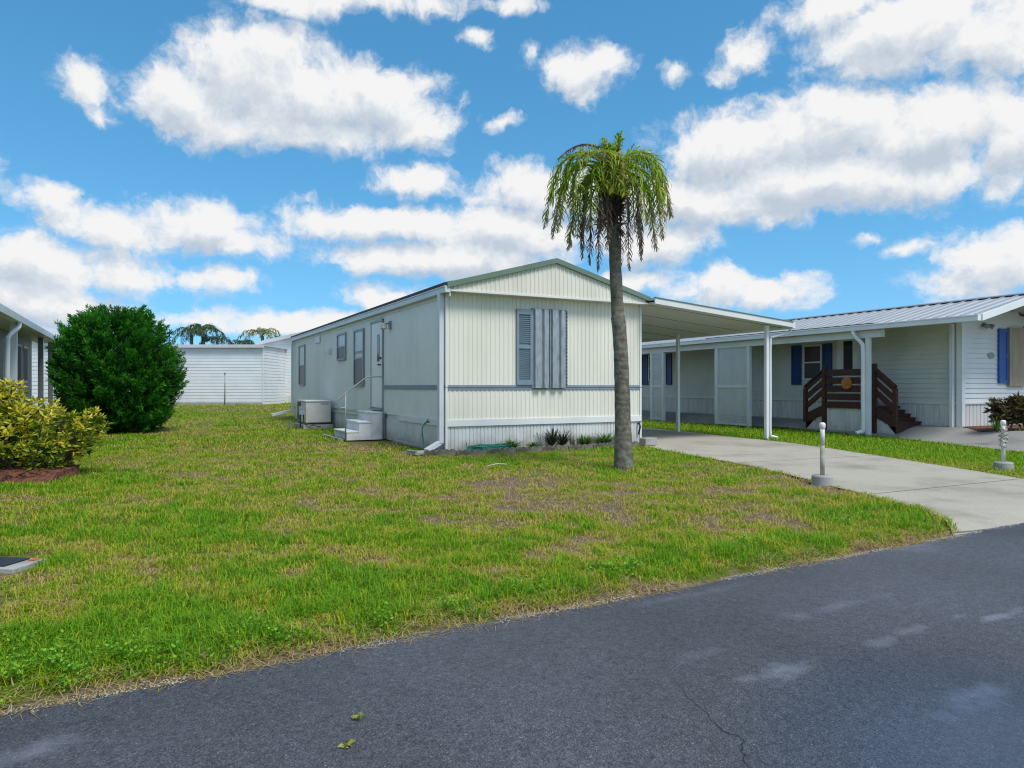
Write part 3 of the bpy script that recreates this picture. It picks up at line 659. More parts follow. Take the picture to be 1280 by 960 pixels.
# door and windows on the left side
def side_rect(pxa, pya, pxb, pyb):
    a = HOME.hit('x', 0, pxa, pya); b = HOME.hit('x', 0, pxb, pyb); return b[1], a[1]   # y range (near, far)
def side_z(px, py): return HOME.hit('x', 0, px, py)[2]
dy0, dy1 = HOME.hit('x', 0, 479.5, 450)[1], HOME.hit('x', 0, 466, 450)[1]; dz0, dz1 = side_z(478, 510), side_z(470, 404)
door = MB().box(-.035, -.009, dy0, dy1, dz0, dz1).build('door', M['cream2'], home, .004)
m = MB(); m.box(-.045, -.009, dy0-.05, dy0, dz0-.02, dz1+.05); m.box(-.045, -.009, dy1, dy1+.05, dz0-.02, dz1+.05); m.box(-.06, -.009, dy0-.05, dy1+.05, dz1, dz1+.055); m.build('door_frame', M['frame'], door)
MB().box(-.09, -.009, dy0-.02, dy1+.02, dz0-.05, dz0-.015).build('door_sill', M['frame'], door)
wy0, wy1 = HOME.hit('x', 0, 476.3, 450)[1], HOME.hit('x', 0, 473.4, 450)[1]
MB().box(-.042, -.03, wy0, wy1, side_z(475, 452), side_z(475, 418)).build('door_window', M['glass'], door)
kz = side_z(477, 456); ky = dy0+.09
m = MB(); m.tube([(-.03,ky,kz),(-.075,ky,kz),(-.08,ky,kz),(-.10,ky,kz)], [.012,.012,.028,.022], 10); m.bar((-.09,ky,kz),(-.09,ky+.13,kz),.018,.018); m.build('door_handle', M['black'], door)
MB().tube([(-.03,ky,kz+.15),(-.06,ky,kz+.15)], .028, 12).build('deadbolt', M['black'], door)
def sash(pxa, pxb, pyt, pyb, split, slats=False):
    y1, y0 = HOME.hit('x', 0, pxa, 450)[1], HOME.hit('x', 0, pxb, 450)[1]; xm = (pxa+pxb)/2; z1, z0 = side_z(xm, pyt), side_z(xm, pyb); zm = z0+(z1-z0)*split
    w = MB(); f = .05
    w.box(-.05,-.008,y0,y0+f,z0,z1); w.box(-.05,-.008,y1-f,y1,z0,z1); w.box(-.05,-.008,y0+f,y1-f,z1-f,z1); w.box(-.06,-.008,y0+f,y1-f,z0,z0+f); w.box(-.045,-.008,y0+f,y1-f,zm-.02,zm+.02)
    fr = w.build('window', M['frame'], home)
    MB().box(-.022,-.009,y0+f,y1-f,zm+.02,z1-f).build('upper_pane', M['blind'], fr); MB().box(-.03,-.009,y0+f,y1-f,z0+f,zm-.02).build('lower_pane', M['screen'], fr)
    if slats: MB().box(-.034,-.022,y0+f,y1-f,zm+.13,zm+.19).build('sash_rail', M['frame'], fr)
sash(443.9, 456, 411.5, 483, .49, True); sash(423, 433.6, 416.5, 450.5, .5); sash(374.8, 382.2, 431.5, 482, .5)
# wall light by the door
p = HOME.hit('x', -.0, 489, 407); m = MB(); m.box(-.05, -.006, p[1]-.05, p[1]+.05, p[2]-.08, p[2]+.1); m.bar((-.05,p[1],p[2]+.04),(-.16,p[1],p[2]+.04),.03,.03)
lt = m.build('wall_light', M['grey'], home)
MB().lathe(-.17, p[1], [(p[2]+.05,.03),(p[2]+.02,.06),(p[2]-.07,.075),(p[2]-.09,.045)], 12).build('lamp_shade', M['pvcdirty'], lt)
p = HOME.hit('x', 0, 413.5, 439); m = MB(); m.box(-.05,-.006,p[1]-.1,p[1]+.1,p[2]-.09,p[2]+.09); m.bar((-.03,p[1],p[2]),(-.16,p[1],p[2]-.06),.14,.12); m.build('vent_hood', M['trim'], home)
p = HOME.hit('x', 0, 398, 424.5); MB().box(-.04,-.006,p[1]-.33,p[1]+.33,p[2]-.11,p[2]+.1).build('wall_panel', M['trim'], home, .006)
# tap on the side skirting
p = HOME.hit('x', -.03, 536.5, 527.5); tapy, tapz = p[1], p[2]
m = MB(); m.tube([(.0,tapy,tapz),(-.09,tapy,tapz),(-.12,tapy,tapz-.03)], .013, 8); m.bar((-.06,tapy-.03,tapz+.045),(-.06,tapy+.03,tapz+.045),.012,.012); m.bar((-.06,tapy,tapz),(-.06,tapy,tapz+.045),.012,.012); m.build('tap', M['black'], home)
m = MB(); m.tube([(W-.06,-.01,.42),(W-.06,-.07,.42),(W-.06,-.09,.36),(W-.06,-.03,.2)], .018, 8); m.bar((W-.09,-.07,.46),(W-.02,-.07,.46),.02,.02); m.build('pipe_valve', M['dark'], home)

# hose: hangs from the tap, snakes into the bed, coils there
hp = [hw(-.12,tapy,tapz-.03), hw(-.17,tapy,tapz-.12), hw(-.16,tapy+.02,.28), hw(-.15,tapy-.03,.10), hw(-.2,tapy-.15,.035), hw(-.25,.1,.03), hw(-.2,-.25,.035), hw(.05,-.36,.04), hw(.35,-.3,.05)]
def catmull(P, n=8):
    P = [Vector(p) for p in P]; out = []
    for i in range(len(P)-1):
        a, b, c, d = P[max(i-1,0)], P[i], P[i+1], P[min(i+2,len(P)-1)]
        for k in range(n):
            t = k/n; out.append(.5*((2*b)+(c-a)*t+(2*a-5*b+4*c-d)*t*t+(3*b-a-3*c+d)*t**3))
    return out+[P[-1]]
for k in range(90):
    a = k*.42; rr = 1+.08*math.sin(k*1.7); hp.append(hw(.75+.42*math.cos(a+2.6)*rr, -.27+.13*math.sin(a+2.6)*rr, .05+.0009*k+.006*math.sin(k*2.3)))
ho = MB().tube(catmull(hp, 4), .0115, 7).build('garden_hose', M['hose'], None, smooth=True)
tag(ho, 'green garden hose hanging from the side tap and coiled in the flower bed', 'hose')

# concrete splash pieces
m = MB(); m.box(-.28,.28,-.16,.16,0,.05); m.box(-.28,-.24,-.16,.16,.05,.08); o = m.build('splash_block', M['conc'], None, .01); o.location = hw(-.42,.0,.0); o.rotation_euler.z = HOME.ang+.2
tag(o, 'flat grey concrete splash block under the corner downspout', 'splash block')
o = MB().box(-.16,.16,-.09,.09,0,.15).build('concrete_block', M['conc'], None, .012); o.location = hw(4.28,-.38,0); o.rotation_euler.z = HOME.ang+.1
tag(o, 'small grey concrete block at the right end of the flower bed', 'concrete block')
m = MB(); m.box(-.06,.0,0,2.4,0,.06); o = m.build('kerb_slab', M['conc'], None, .01); o.location = hw(-.06,.35,0); o.rotation_euler.z = HOME.ang
tag(o, 'thin concrete strip along the foot of the side skirting', 'concrete strip')

# scalloped edging pieces
def edging():
    m = MB(); n = 30; Lg = .56; th = .05
    top = [.085+.028*abs(math.sin(math.pi*5*i/n)) for i in range(n+1)]
    for i in range(n):
        a, b = -Lg/2+Lg*i/n, -Lg/2+Lg*(i+1)/n
        q = len(m.v); m.v += [(a,-th/2,0),(b,-th/2,0),(b,th/2,0),(a,th/2,0),(a,-th/2,top[i]),(b,-th/2,top[i+1]),(b,th/2,top[i+1]),(a,th/2,top[i])]
        m.f += [tuple(q+j for j in t) for t in ((4,5,6,7),(0,1,5,4),(2,3,7,6))]
        if i == 0: m.f.append((q+3,q,q+4,q+7))
        if i == n-1: m.f.append((q+1,q+2,q+6,q+5))
    return m.build('garden_edging', M['edging'], None)
el = [(-.26,-.34),(.28,-.50),(.85,-.53),(1.43,-.50),(2.0,-.47),(2.58,-.45),(3.16,-.43),(3.72,-.41)]
elab = ['first scalloped edging piece beside the downspout', 'scalloped concrete edging piece left in front of the hose coil', 'scalloped edging piece right in front of the hose coil', 'scalloped edging piece below the left storm panel', 'scalloped edging piece in front of the left spiky plant',
        'scalloped edging piece in front of the right spiky plant', 'scalloped edging piece left of the palm trunk', 'scalloped edging piece right behind the palm trunk']
e0 = edging()
for i, (x, y) in enumerate(el):
    o = e0 if i == 0 else link(e0.copy()); nx_ = el[min(i+1, len(el)-1)]; pv = el[max(i-1, 0)]
    o.location = hw(x, y, -.015+random.uniform(-.012,.01)); o.rotation_euler = (random.uniform(-.08,.08), random.uniform(-.03,.03), HOME.ang+math.atan2(nx_[1]-pv[1], nx_[0]-pv[0]))
    tag(o, elab[i], 'garden edging', 'scalloped edging around the flower bed')

# bed plants
def strap_plant(name, n, h, spread, m_, wid=.03):
    V, Q, A = [], [], []
    for i in range(n):
        a = random.random()*6.28; ln = h*random.uniform(.6,1.1); ou = spread*random.uniform(.2,1.0); segs = 5; rd = random.random()
        for k in range(segs+1):
            t = k/segs; r_ = ou*t**1.3; z = ln*(t-.35*(ou/max(spread,.01))*t*t); w_ = wid*(1-t)**.7*.5+.0008
            V += [(math.cos(a)*r_-math.sin(a)*w_, math.sin(a)*r_+math.cos(a)*w_, z), (math.cos(a)*r_+math.sin(a)*w_, math.sin(a)*r_-math.cos(a)*w_, z)]; A += [rd, rd]
        b = len(V)-2*(segs+1)
        Q += [(b+2*k, b+2*k+1, b+2*k+3, b+2*k+2) for k in range(segs)]
    return np_mesh(name, np.array(V), np.array(Q), None, m_, {'rnd': A})
M['darkleaf'] = foliage('dark bromeliad leaf', [(0, (.018,.028,.018)), (.6, (.035,.055,.03)), (1, (.07,.09,.04))], trans=.1)
M['midleaf'] = foliage('mid green leaf', [(0, (.035,.10,.012)), (1, (.12,.24,.03))])
for (px, h, lab) in ((690, .40, 'dark spiky plant in the bed under the storm panels'), (703, .36, 'slightly shorter dark spiky plant to the right of its twin in the bed')):
    p = HOME.hit('y', -.22, px, 560); o = strap_plant('spiky_plant', 60, h*1.15, .42, M['darkleaf'], .04); o.location = hw(p[0], -.22, .01); tag(o, lab, 'plant', 'spiky plants in the bed')
for (px, y, h, sp, n, lab) in ((640,-.25,.22,.26,60,'low bright green weed clump at the left of the bed'), (731,-.22,.26,.3,70,'low green weed clump between the spiky plants and the palm'), (757,-.2,.30,.32,80,'leafy green clump just left of the palm trunk'), (666,-.2,.15,.2,40,'smallest green weed clump beneath the storm panels')):
    p = HOME.hit('y', y, px, 560); o = strap_plant('bed_weed', int(n*2), h*1.1, sp*1.5, M['midleaf'], .026); o.location = hw(p[0], y, .01); tag(o, lab, 'weed', 'weeds in the flower bed')
for (px, h, lab) in ((713, .48, 'tallest bare stalk standing right of the spiky plants'), (727, .34, 'thin leaning stalk between spiky plants and palm'), (584, .30, 'thin dry stalk at the left end of the bed'), (601, .25, 'shorter thin stalk above the hose coil')):
    p = HOME.hit('y', -.15, px, 560); o = strap_plant('dry_stalk', 5, h, .12, M['darkleaf'], .008); o.location = hw(p[0], -.15, .01); tag(o, lab, 'stalk', 'dry stalks in the bed')

# ------------------------------------------------------------------ entry steps
st = thing('entry_steps', (HOME.o.x, HOME.o.y, 0), HOME.ang, 'white painted concrete steps with an iron handrail below the side door', 'steps')
sy0 = HOME.hit('x', -.05, 480, 530)[1]; sy1 = sy0+1.12
H3 = side_z(470, 513.4)-.0; rz = H3/3
m = MB(); m.box(-.34,-.035,sy0,sy1,0,H3-.04); m.box(-.36,-.035,sy0-.012,sy1+.012,H3-.04,H3); m.build('upper_step', M['steps'], st, .008)
m = MB(); m.box(-.62,-.34,sy0+.001,sy1-.001,0,2*rz-.04); m.box(-.645,-.3405,sy0-.010,sy1+.010,2*rz-.04,2*rz); m.build('middle_step', M['steps'], st, .008)
m = MB(); m.box(-.90,-.62,sy0+.002,sy1-.002,0,rz-.04); m.box(-.925,-.6205,sy0-.008,sy1+.008,rz-.04,rz); m.build('lower_step', M['steps'], st, .008)
q = HOME.hit('y', sy0-.03, 432, 520); xr = q[0]; yr = sy0-.03
def hz(px, py): return HOME.hit('y', yr, px, py)
a = [hz(p_[0], p_[1]) for p_ in ((434,508.5),(428,510),(422,507),(421,502),(425,497),(432,491.5),(445,481.5),(457,472.5),(463,471),(479,471))]
m = MB(); m.tube(catmull([(p_[0], yr, p_[2]) for p_ in a], 5), .013, 8)
m.tube([(xr, yr, 0), (xr, yr, hz(432,491.5)[2])], .016, 8); e = hz(479, 471); m.tube([(min(e[0],-.06), yr, 0.0), (min(e[0],-.06), yr, e[2])], .016, 8)
m.build('handrail', M['pole'], st, smooth=True)
MB().box(-1.0,-.94,sy0+.1,sy1+.9,-.01,.03).build('base_slab', M['conc'], st)

# air conditioner
ac = thing('air_conditioner', (HOME.o.x, HOME.o.y, 0), HOME.ang, 'beige packaged air conditioner on a concrete pad against the left wall', 'air conditioner')
c0 = HOME.loc(*gp(384.5, 536)[:2]); ax, ay = c0; ay = min(max(ay, 8.2), 8.7); ax = -.84
MB().box(ax-.08, -.08, ay-.06, ay+1.36, -.02, .11).build('concrete_pad', M['conc'], ac, .01)
m = MB(); m.box(ax, -.14, ay, ay+1.25, .17, .76); m.build('cabinet', M['ac'], ac, .012)
m = MB(); m.box(ax-.02,-.12,ay-.02,ay+1.27,.76,.80); m.build('top_cover', M['aclight'], ac, .01)
m = MB(); m.box(ax+.01,-.15,ay+.01,ay+1.24,.11,.17); m.build('base_rail', M['black'], ac)
m = MB(); m.box(ax-.012, ax+.0, ay+.72, ay+1.22, .2, .74)
gr = m.build('coil_grille', M['dark'], ac); m = MB()
for k in range(16): m.box(ax-.02, ax-.011, ay+.72, ay+1.22, .215+k*.033, .224+k*.033)
m.build('grille_bar', M['grey'], gr)
MB().box(ax-.008, ax+.002, ay+.03, ay+.68, .2, .74).build('access_panel', M['aclight'], ac, .004)
MB().box(-.42, -.2, ay-.004, ay+.01, .685, .715).build('name_plate', M['grey'], ac)
db = thing('disconnect_box', tuple(hw(ax-.12, ay-.05)), HOME.ang, 'small grey electrical box on a conduit beside the air conditioner', 'electrical box')
MB().box(-.08,.08,-.06,.06,.40,.64).build('box', M['stripe'], db, .01); MB().box(-.085,.085,-.066,-.058,.55,.645).build('lid', M['frame'], db)
m = MB(); m.tube([(-.04,0,0),(-.04,0,.4)], .018, 8); m.tube([(.04,0,.4),(.05,-.02,.2),(.15,-.05,.13),(.5,-.1,.06)], .016, 8); m.build('conduit', M['black'], db)
m = MB(); m.tube([(-.3,.1,0),(-.3,.1,.22)], .03, 8); m.build('pipe_stub', M['grey'], db)

# ------------------------------------------------------------------ our carport
cp = thing('carport', (HOME.o.x, HOME.o.y, 0), HOME.ang, 'flat white aluminium carport roof on slim posts attached to the cream mobile home', 'carport')
cx0, cx1 = W+.05, HOME.hit('y', -.42, 991, 405)[0]; cz0, cz1 = 2.93, 2.60; cy0, cy1 = -.42, 10.5
m = MB(); slope(m, cx0, cz0-.02, cx1-.02, cz1-.02, cy0+.02, cy1, .02)
pan = m.build('ceiling_panel', M['soffit'], cp)
m = MB(); y = cy0+.3
while y < cy1: slope(m, cx0, cz0-.028, cx1-.04, cz1-.028, y, y+.012, .012); y += 1.2
m.build('panel_seam', M['grey'], pan)
m = MB(); slope(m, cx0, cz0+.04, cx1, cz1+.04, cy0+.01, cy1, .05); m.build('roof_sheet', M['metalroof'], cp)
m = MB(); slope(m, cx0, cz0-.035, cx1, cz1-.035, cy0-.02, cy0+.012, .115); m.build('front_fascia', M['trim'], cp)
m = MB(); slope(m, cx0, cz0+.082, cx1+.01, cz1+.082, cy0-.035, cy0+.03, .018); m.build('fascia_cap', M['greentrim'], cp)
m = MB(); m.box(cx1-.02, cx1+.09, cy0-.0, cy1, cz1-.06, cz1+.085); m.build('gutter', M['white'], cp, .006)
for yy in (-.2, 2.83, 5.86, 8.9):
    m = MB(); m.box(7.80, 7.88, yy-.04, yy+.04, -.02, cz1+.0); m.build('post', M['white'], cp, .004)
m = MB(); m.tube(catmull([(cx1+.03,-.3,cz1-.05),(cx1+.03,-.3,cz1-.14),(7.99,-.24,cz1-.26),(7.95,-.21,cz1-.36),(7.95,-.21,1.0),(7.95,-.21,.12),(7.99,-.24,.05),(8.10,-.28,.02)], 4), .032, 8); m.build('downspout', M['white'], cp, smooth=True)

# ------------------------------------------------------------------ bollards
def bollard(px, py, top, label, mats):
    p = gp(px, py); t = thing('bollard', (p.x, p.y, 0), .3, label, 'bollard', 'white pipe bollards beside the driveway')
    h = CAMH-(top-HZ)/FPX*p.y
    MB().lathe(0, 0, [(-.02,.125),(.085,.125),(.10,.115),(.10,.02)], 24).build('concrete_base', M['conc'], t, smooth=False)
    MB().tube([(0,0,.09),(0,0,h*.62)], .027, 14).build('lower_pipe', M[mats[1]], t, smooth=True)
    MB().tube([(0,0,h*.62),(0,0,h-.05)], .0272, 14).build('upper_pipe', M[mats[0]], t, smooth=True)
    MB().lathe(0, 0, [(h-.075,.030),(h-.07,.036),(h-.02,.036),(h-.006,.028),(h,.012)], 16).build('cap', M['pvc'], t, smooth=True); return p, h
b1 = bollard(1028, 604, 528, 'plain white pipe bollard on a round concrete foot at the left driveway edge', ('pvc','pvcdirty'))
b2 = bollard(1254, 586, 525, 'white pipe bollard wrapped with a chain on the grass strip', ('pvc','pvc'))
m = MB(); p, h = b2
for k in range(52):
    a = k*.62; z = .30+(h-.38)*(1-k/51.0)*.9 + .0; rr = .036+.012*math.sin(k*1.1)
    c = Vector((p.x+math.cos(a)*rr, p.y+math.sin(a)*rr, z+.02)); ax_ = Vector((-math.sin(a), math.cos(a), -.5 if k % 2 else .3)).normalized(); sd = Vector((math.cos(a), math.sin(a), 0)) if k % 2 else Vector((0,0,1))
    ring = [c+ax_*.024*math.cos(i*math.pi/4)+sd*.015*math.sin(i*math.pi/4) for i in range(9)]
    m.tube(ring, .0055, 5, False)
tag(m.build('chain', M['pvcdirty'], None, smooth=True), 'grey plastic link chain wound around the right bollard', 'chain')

# ------------------------------------------------------------------ meter box in the lawn
mc = gp(8, 705); mbx = thing('meter_box', (mc.x-.05, mc.y, 0), R(-8), 'flush concrete utility box with a black lid and orange corner marks in the lawn', 'utility box')
m = MB(); m.box(-.36,.24,-.14,.14,-.03,.012); m.build('concrete_rim', M['conc'], mbx, .006)
MB().box(-.33,.14,-.105,.105,.0,.022).build('lid', M['black'], mbx, .004)
MB().box(.16,.205,.06,.12,.0,.02).build('orange_mark', M['rust'], mbx, .004); MB().box(-.02,.06,-.14,-.115,.0,.017).build('orange_mark', M['rust'], mbx)

# sticks and fallen leaves
a, b = gp(609,587), gp(633,585); tag(MB().tube([(a.x,a.y,.05),((a.x+b.x)/2,(a.y+b.y)/2+.03,.07),(b.x,b.y,.055)], .010, 6).build('dry_stick', M['wood'], None, smooth=True), 'pale dry stick lying on the grass before the bed', 'stick')
M['yleaf'] = foliage('yellowing leaf', [(0, (.24,.26,.05)), (1, (.36,.36,.10))])
for (px, py, lab) in ((447,899,'upper of two yellow green leaves fallen on the asphalt'), (434,932,'lower of two yellow green leaves fallen on the asphalt')):
    c = gp(px, py, -.04); n = 14
    cs = np.tile(np.array([[c.x, c.y, -.035]]), (n, 1))+rng.normal(size=(n, 3))*np.array([.008,.008,.001]); nn = rng.normal(size=(n, 3))*np.array([1,1,.12])+np.array([0,0,.25])
    v, t, a = leaf_cloud(cs, nn, .018+.012*rng.random(n), rng.random(n), .6, .05); tag(np_mesh('fallen_leaf', v, None, t, M['yleaf'], {'rnd': a}), lab, 'leaf', 'leaves on the road')

# ------------------------------------------------------------------ the queen palm
M['frond'] = foliage('palm frond', [(0, (.06,.16,.012)), (.35, (.16,.31,.018)), (.6, (.30,.43,.022)), (.78, (.48,.48,.04)), (.88, (.32,.25,.17)), (1, (.50,.42,.36))], trans=.4)
M['dead'] = foliage('dead frond', [(0, (.075,.052,.042)), (.5, (.15,.11,.09)), (1, (.28,.22,.18))], trans=.15, spec=.1)
def frond(name, m_, parent, az, elev, droop, length, nl=44, leaf=.36, hang=.7, tone=.5, tip_dead=0, start=(0,0,0), taper=.6, wl=.026, plume=1.0):
    V, Q, A = [], [], []; top_ = .8 if m_ is M['frond'] else 1
    ca, sa = math.cos(az), math.sin(az); segs = 26; P = [Vector(start)]; T = []
    e = elev
    for k in range(segs):
        t = k/segs; e = elev-(elev-droop)*sst(0, taper, np.float64(t)); d = Vector((ca*math.cos(e), sa*math.cos(e), math.sin(e))); T.append(d); P.append(P[-1]+d*length/segs)
    T.append(T[-1]); side0 = Vector((-sa, ca, 0))
    def quadstrip(pts, ws, nrm, tone_):
        b = len(V)
        for p, w in zip(pts, ws): V.append(tuple(p-nrm*w)); V.append(tuple(p+nrm*w)); A.extend((tone_, tone_))
        for i in range(len(pts)-1): Q.append((b+2*i, b+2*i+1, b+2*i+3, b+2*i+2))
    # rachis as crossed strips
    ws = [.022*(1-i/segs)+.004 for i in range(segs+1)]
    quadstrip(P, ws, side0, min(1, tone+.3)); quadstrip(P, ws, side0.cross(T[8]).normalized(), min(1, tone+.3))
    for i in range(nl):
        t = .16+.84*(i+random.random()*.6)/nl; f = t*segs; k = min(int(f), segs-1); p = P[k].lerp(P[k+1], f-k)
        prof = math.sin(math.pi*min(1, .18+t*.80))**.6
        for s in (-1, 1):
            if random.random() < .06: continue
            ln = leaf*prof*random.uniform(.75, 1.12); upv = side0.cross(T[k]); ro = random.uniform(-.9,.9)*plume
            out = (side0*s*math.cos(ro)+upv*math.sin(ro))*random.uniform(.6,1)+T[k]*random.uniform(.35,.8)+Vector((0,0,random.uniform(-.1,.2)))
            out.normalize(); q0 = p; q1 = p+out*ln*.4+Vector((0,0,-.04*hang)); q2 = q1+(out*(1-hang)+Vector((0,0,-1))*hang).normalized()*ln*.35; q3 = q2+(out*(1-hang)*.5+Vector((random.uniform(-.15,.15),random.uniform(-.15,.15),-1))).normalized()*ln*.3
            w = wl*random.uniform(.7,1.15)*.5; nrm = out.cross(Vector((random.uniform(-.7,.7),random.uniform(-.7,.7),1))).normalized()
            tn = max(0, min(top_, tone+random.uniform(-.3,.3)))
            if tip_dead and random.random() < (t-(1-tip_dead))*1.9: tn = random.uniform(.84,1)
            quadstrip([q0,q1,q2,q3], [w*.6,w,w*.8,.001], nrm, tn)
    return np_mesh(name, np.array(V), np.array(Q), None, m_, {'rnd': A}, parent)
pb = gp(780, 585); palm = thing('palm_tree', (pb.x, pb.y, 0), 0, 'tall queen palm with drooping green and brown fronds in front of the cream mobile home', 'palm tree')
def pz(py): return CAMH+(HZ-py)/FPX*pb.y
def pxl(px): return (px-640)/FPX*pb.y-pb.x
tp = [(780,590,.165),(780,580,.158),(779.5,568,.143),(779,555,.135),(778.5,530,.125),(778,500,.118),(777,470,.115),(776,440,.110),(774,410,.108),(772.5,397,.107),(772,394,.096),(771,370,.096),(769.5,340,.092),(768,310,.088),(766,280,.088),(764,250,.092),(763,225,.085)]
cen = [Vector((pxl(a), 0, pz(b))) for a, b, r_ in tp]; rad = [r_*.95 for *_, r_ in tp]
cen2 = []; rad2 = []
for i in range(len(cen)-1):
    for k in range(4): cen2.append(cen[i].lerp(cen[i+1], k/4)); rad2.append(rad[i]+(rad[i+1]-rad[i])*k/4+random.uniform(-.003,.003))
cen2.append(cen[-1]); rad2.append(rad[-1])
MB().tube(cen2, rad2, 18).build('trunk', M['trunk'], palm, smooth=True)
ctop = Vector((pxl(763), 0, pz(215)))
# boot fibres under the crown
n = 420; aa = rng.random(n)*6.28; zz = rng.random(n)
cc = np.stack([ctop.x+np.cos(aa)*(.07+.03*rng.random(n)), np.sin(aa)*(.07+.03*rng.random(n)), ctop.z-.85+1.05*zz], -1); nn = np.stack([np.cos(aa)*.45, np.sin(aa)*.45, rng.random(n)*1.6-.7], -1)
v, t, a = leaf_cloud(cc, nn, .10+.16*rng.random(n), rng.random(n)*.7, .16); np_mesh('boot_fibre', v, None, t, M['dead'], {'rnd': a}, palm)
for k in range(11):
    a = 2*math.pi*k/11+random.uniform(-.2,.2); z0_ = ctop.z-random.uniform(.35,.75); dx, dy = math.cos(a), math.sin(a); ou = random.uniform(.14,.24)
    MB().tube(catmull([(ctop.x+.05*dx, .05*dy, z0_), (ctop.x+(.06+ou*.3)*dx, (.06+ou*.3)*dy, z0_+.22), (ctop.x+(.06+ou)*dx, (.06+ou)*dy, z0_+.46), (ctop.x+(.06+ou*1.35)*dx, (.06+ou*1.35)*dy, z0_+.5)], 4), [.05,.05,.048,.045,.042,.038,.034,.03,.026,.022,.018,.014,.010], 7).build('leaf_base', M['barkbrown'], palm, smooth=True)
G = [ # azimuth deg, elev, droop, length, tone, bend end, dry tip
 (182, 34, -78, 1.72, .4, .62, .45), (166, 22, -80, 1.6, .5, .6, .5), (200, 14, -80, 1.55, .35, .6, .5), (214, 36, -82, 1.4, .6, .6, .35), (178, -8, -82, 1.4, .35, .5, .6), (232, 8, -84, 1.35, .4, .5, .5), (188, 46, -76, 1.2, .55, .7, .1),
 (-4, 46, -78, 1.6, .45, .62, .45), (16, 32, -80, 1.6, .5, .6, .5), (-24, 42, -80, 1.5, .55, .6, .4), (-46, 26, -84, 1.3, .5, .55, .45), (4, 6, -82, 1.5, .4, .5, .6), (-10, 58, -76, 1.25, .6, .7, .1),
 (-92, 60, -84, .95, .74, .6, 0), (-74, 50, -84, .95, .68, .6, .0), (-110, 52, -84, .95, .66, .6, 0), (90, 45, -84, 1.3, .35, .6, .5), (50, 30, -84, 1.4, .35, .6, .5), (128, 32, -84, 1.4, .35, .6, .5)]
for az, e, d, ln, tn, tp_, dt in G:
    frond('frond', M['frond'], palm, R(az), R(e), R(d), ln, 84, .27, .22, tn, tip_dead=dt, plume=.75, start=(ctop.x+.05*math.cos(R(az)), .05*math.sin(R(az)), ctop.z+random.uniform(-.06,.10)), taper=tp_, wl=.016)
# emerging spear
for az, e, ln in ((30, 84, .66), (160, 86, .55), (-60, 80, .56), (200, 80, .5)):
    frond('spear_leaf', M['frond'], palm, R(az), R(e), R(e-14), ln, 40, .17, .1, .5, start=(ctop.x+.03, 0, ctop.z), wl=.02)
DD = [(176, 30, -40, .80, 1), (205, 5, -86, 1.45, 0), (238, -20, -88, 1.55, 0), (-30, 0, -86, 1.45, 0), (-12, 10, -86, 1.35, 0), (-55, -25, -88, 1.5, 0), (192, 20, -86, 1.3, 0), (255, -10, -88, 1.25, 0), (60, 0, -88, 1.4, 0), (130, 0, -88, 1.4, 0)]
for az, e, d, ln, up in DD:
    o = frond('frond', M['dead'], palm, R(az), R(e), R(d), ln, 60 if not up else 34, .16 if not up else .08, .45, .5, start=(ctop.x+.06*math.cos(R(az)), .06*math.sin(R(az)), ctop.z+(-.12 if not up else .30)), taper=.35 if not up else .9, wl=.017, plume=.9)
    o['label'] = 'brown dead frond'

# ------------------------------------------------------------------ left: round conifer, yellow shrub
M['conifer'] = foliage('conifer spray', [(0, (.008,.05,.008)), (.5, (.028,.16,.012)), (1, (.085,.34,.018))], trans=.25, spec=.15)
tb = gp(148, 540); tree = thing('conifer_tree', (tb.x, tb.y, 0), 0, 'dense dark green round conifer on the back lawn', 'tree')
MB().tube([(0,0,-.05),(.03,0,.5),(0,.03,1.2),(.02,0,2.4)], [.13,.11,.09,.03], 10).build('trunk', M['bark'], tree, smooth=True)
ncl = 1150; th = rng.random(ncl)*2*np.pi; hh = rng.random(ncl)
zz = .08+2.95*hh; pr = np.interp(zz, [.0,.25,.6,1.1,1.6,2.1,2.5,2.8,3.0,3.1], [.80,.98,1.18,1.30,1.30,1.16,.93,.68,.42,.15])
rr = pr*(1+.34*(vnoise(th*1.9, zz*1.6, 1.0, 5)-.5)+.22*(rng.random(ncl)-.5))*(1-.45*rng.random(ncl)**4)
C = np.stack([np.cos(th)*rr, np.sin(th)*rr, zz], -1); out = np.stack([np.cos(th), np.sin(th), .55+1.0*hh], -1)+rng.normal(size=(ncl, 3))*.25; out /= np.linalg.norm(out, axis=1, keepdims=True)
tone = np.clip(.42+rng.normal(size=ncl)*.16, 0, 1); k = 90; ax = np.repeat(out, k, 0); tl = np.repeat(.28+.26*rng.random(ncl), k)[:, None]
q = rng.random(ncl*k)[:, None]
C2 = np.repeat(C, k, 0)+ax*(q-.25)*tl+rng.normal(size=(ncl*k, 3))*.075*(1.15-q)
O2 = ax*.9+rng.normal(size=(ncl*k, 3))*.42
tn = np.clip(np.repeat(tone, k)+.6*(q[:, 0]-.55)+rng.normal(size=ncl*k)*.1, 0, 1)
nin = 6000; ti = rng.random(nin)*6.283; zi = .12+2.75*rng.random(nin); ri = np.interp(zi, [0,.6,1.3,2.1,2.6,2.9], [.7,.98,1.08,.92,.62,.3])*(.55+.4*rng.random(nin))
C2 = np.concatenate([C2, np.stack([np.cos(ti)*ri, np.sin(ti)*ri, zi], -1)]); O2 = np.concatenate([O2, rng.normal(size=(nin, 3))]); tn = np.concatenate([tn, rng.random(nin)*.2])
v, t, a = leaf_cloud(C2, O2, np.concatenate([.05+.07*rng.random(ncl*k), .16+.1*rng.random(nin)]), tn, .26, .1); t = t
np_mesh('crown', v, None, t, M['conifer'], {'rnd': a}, tree)

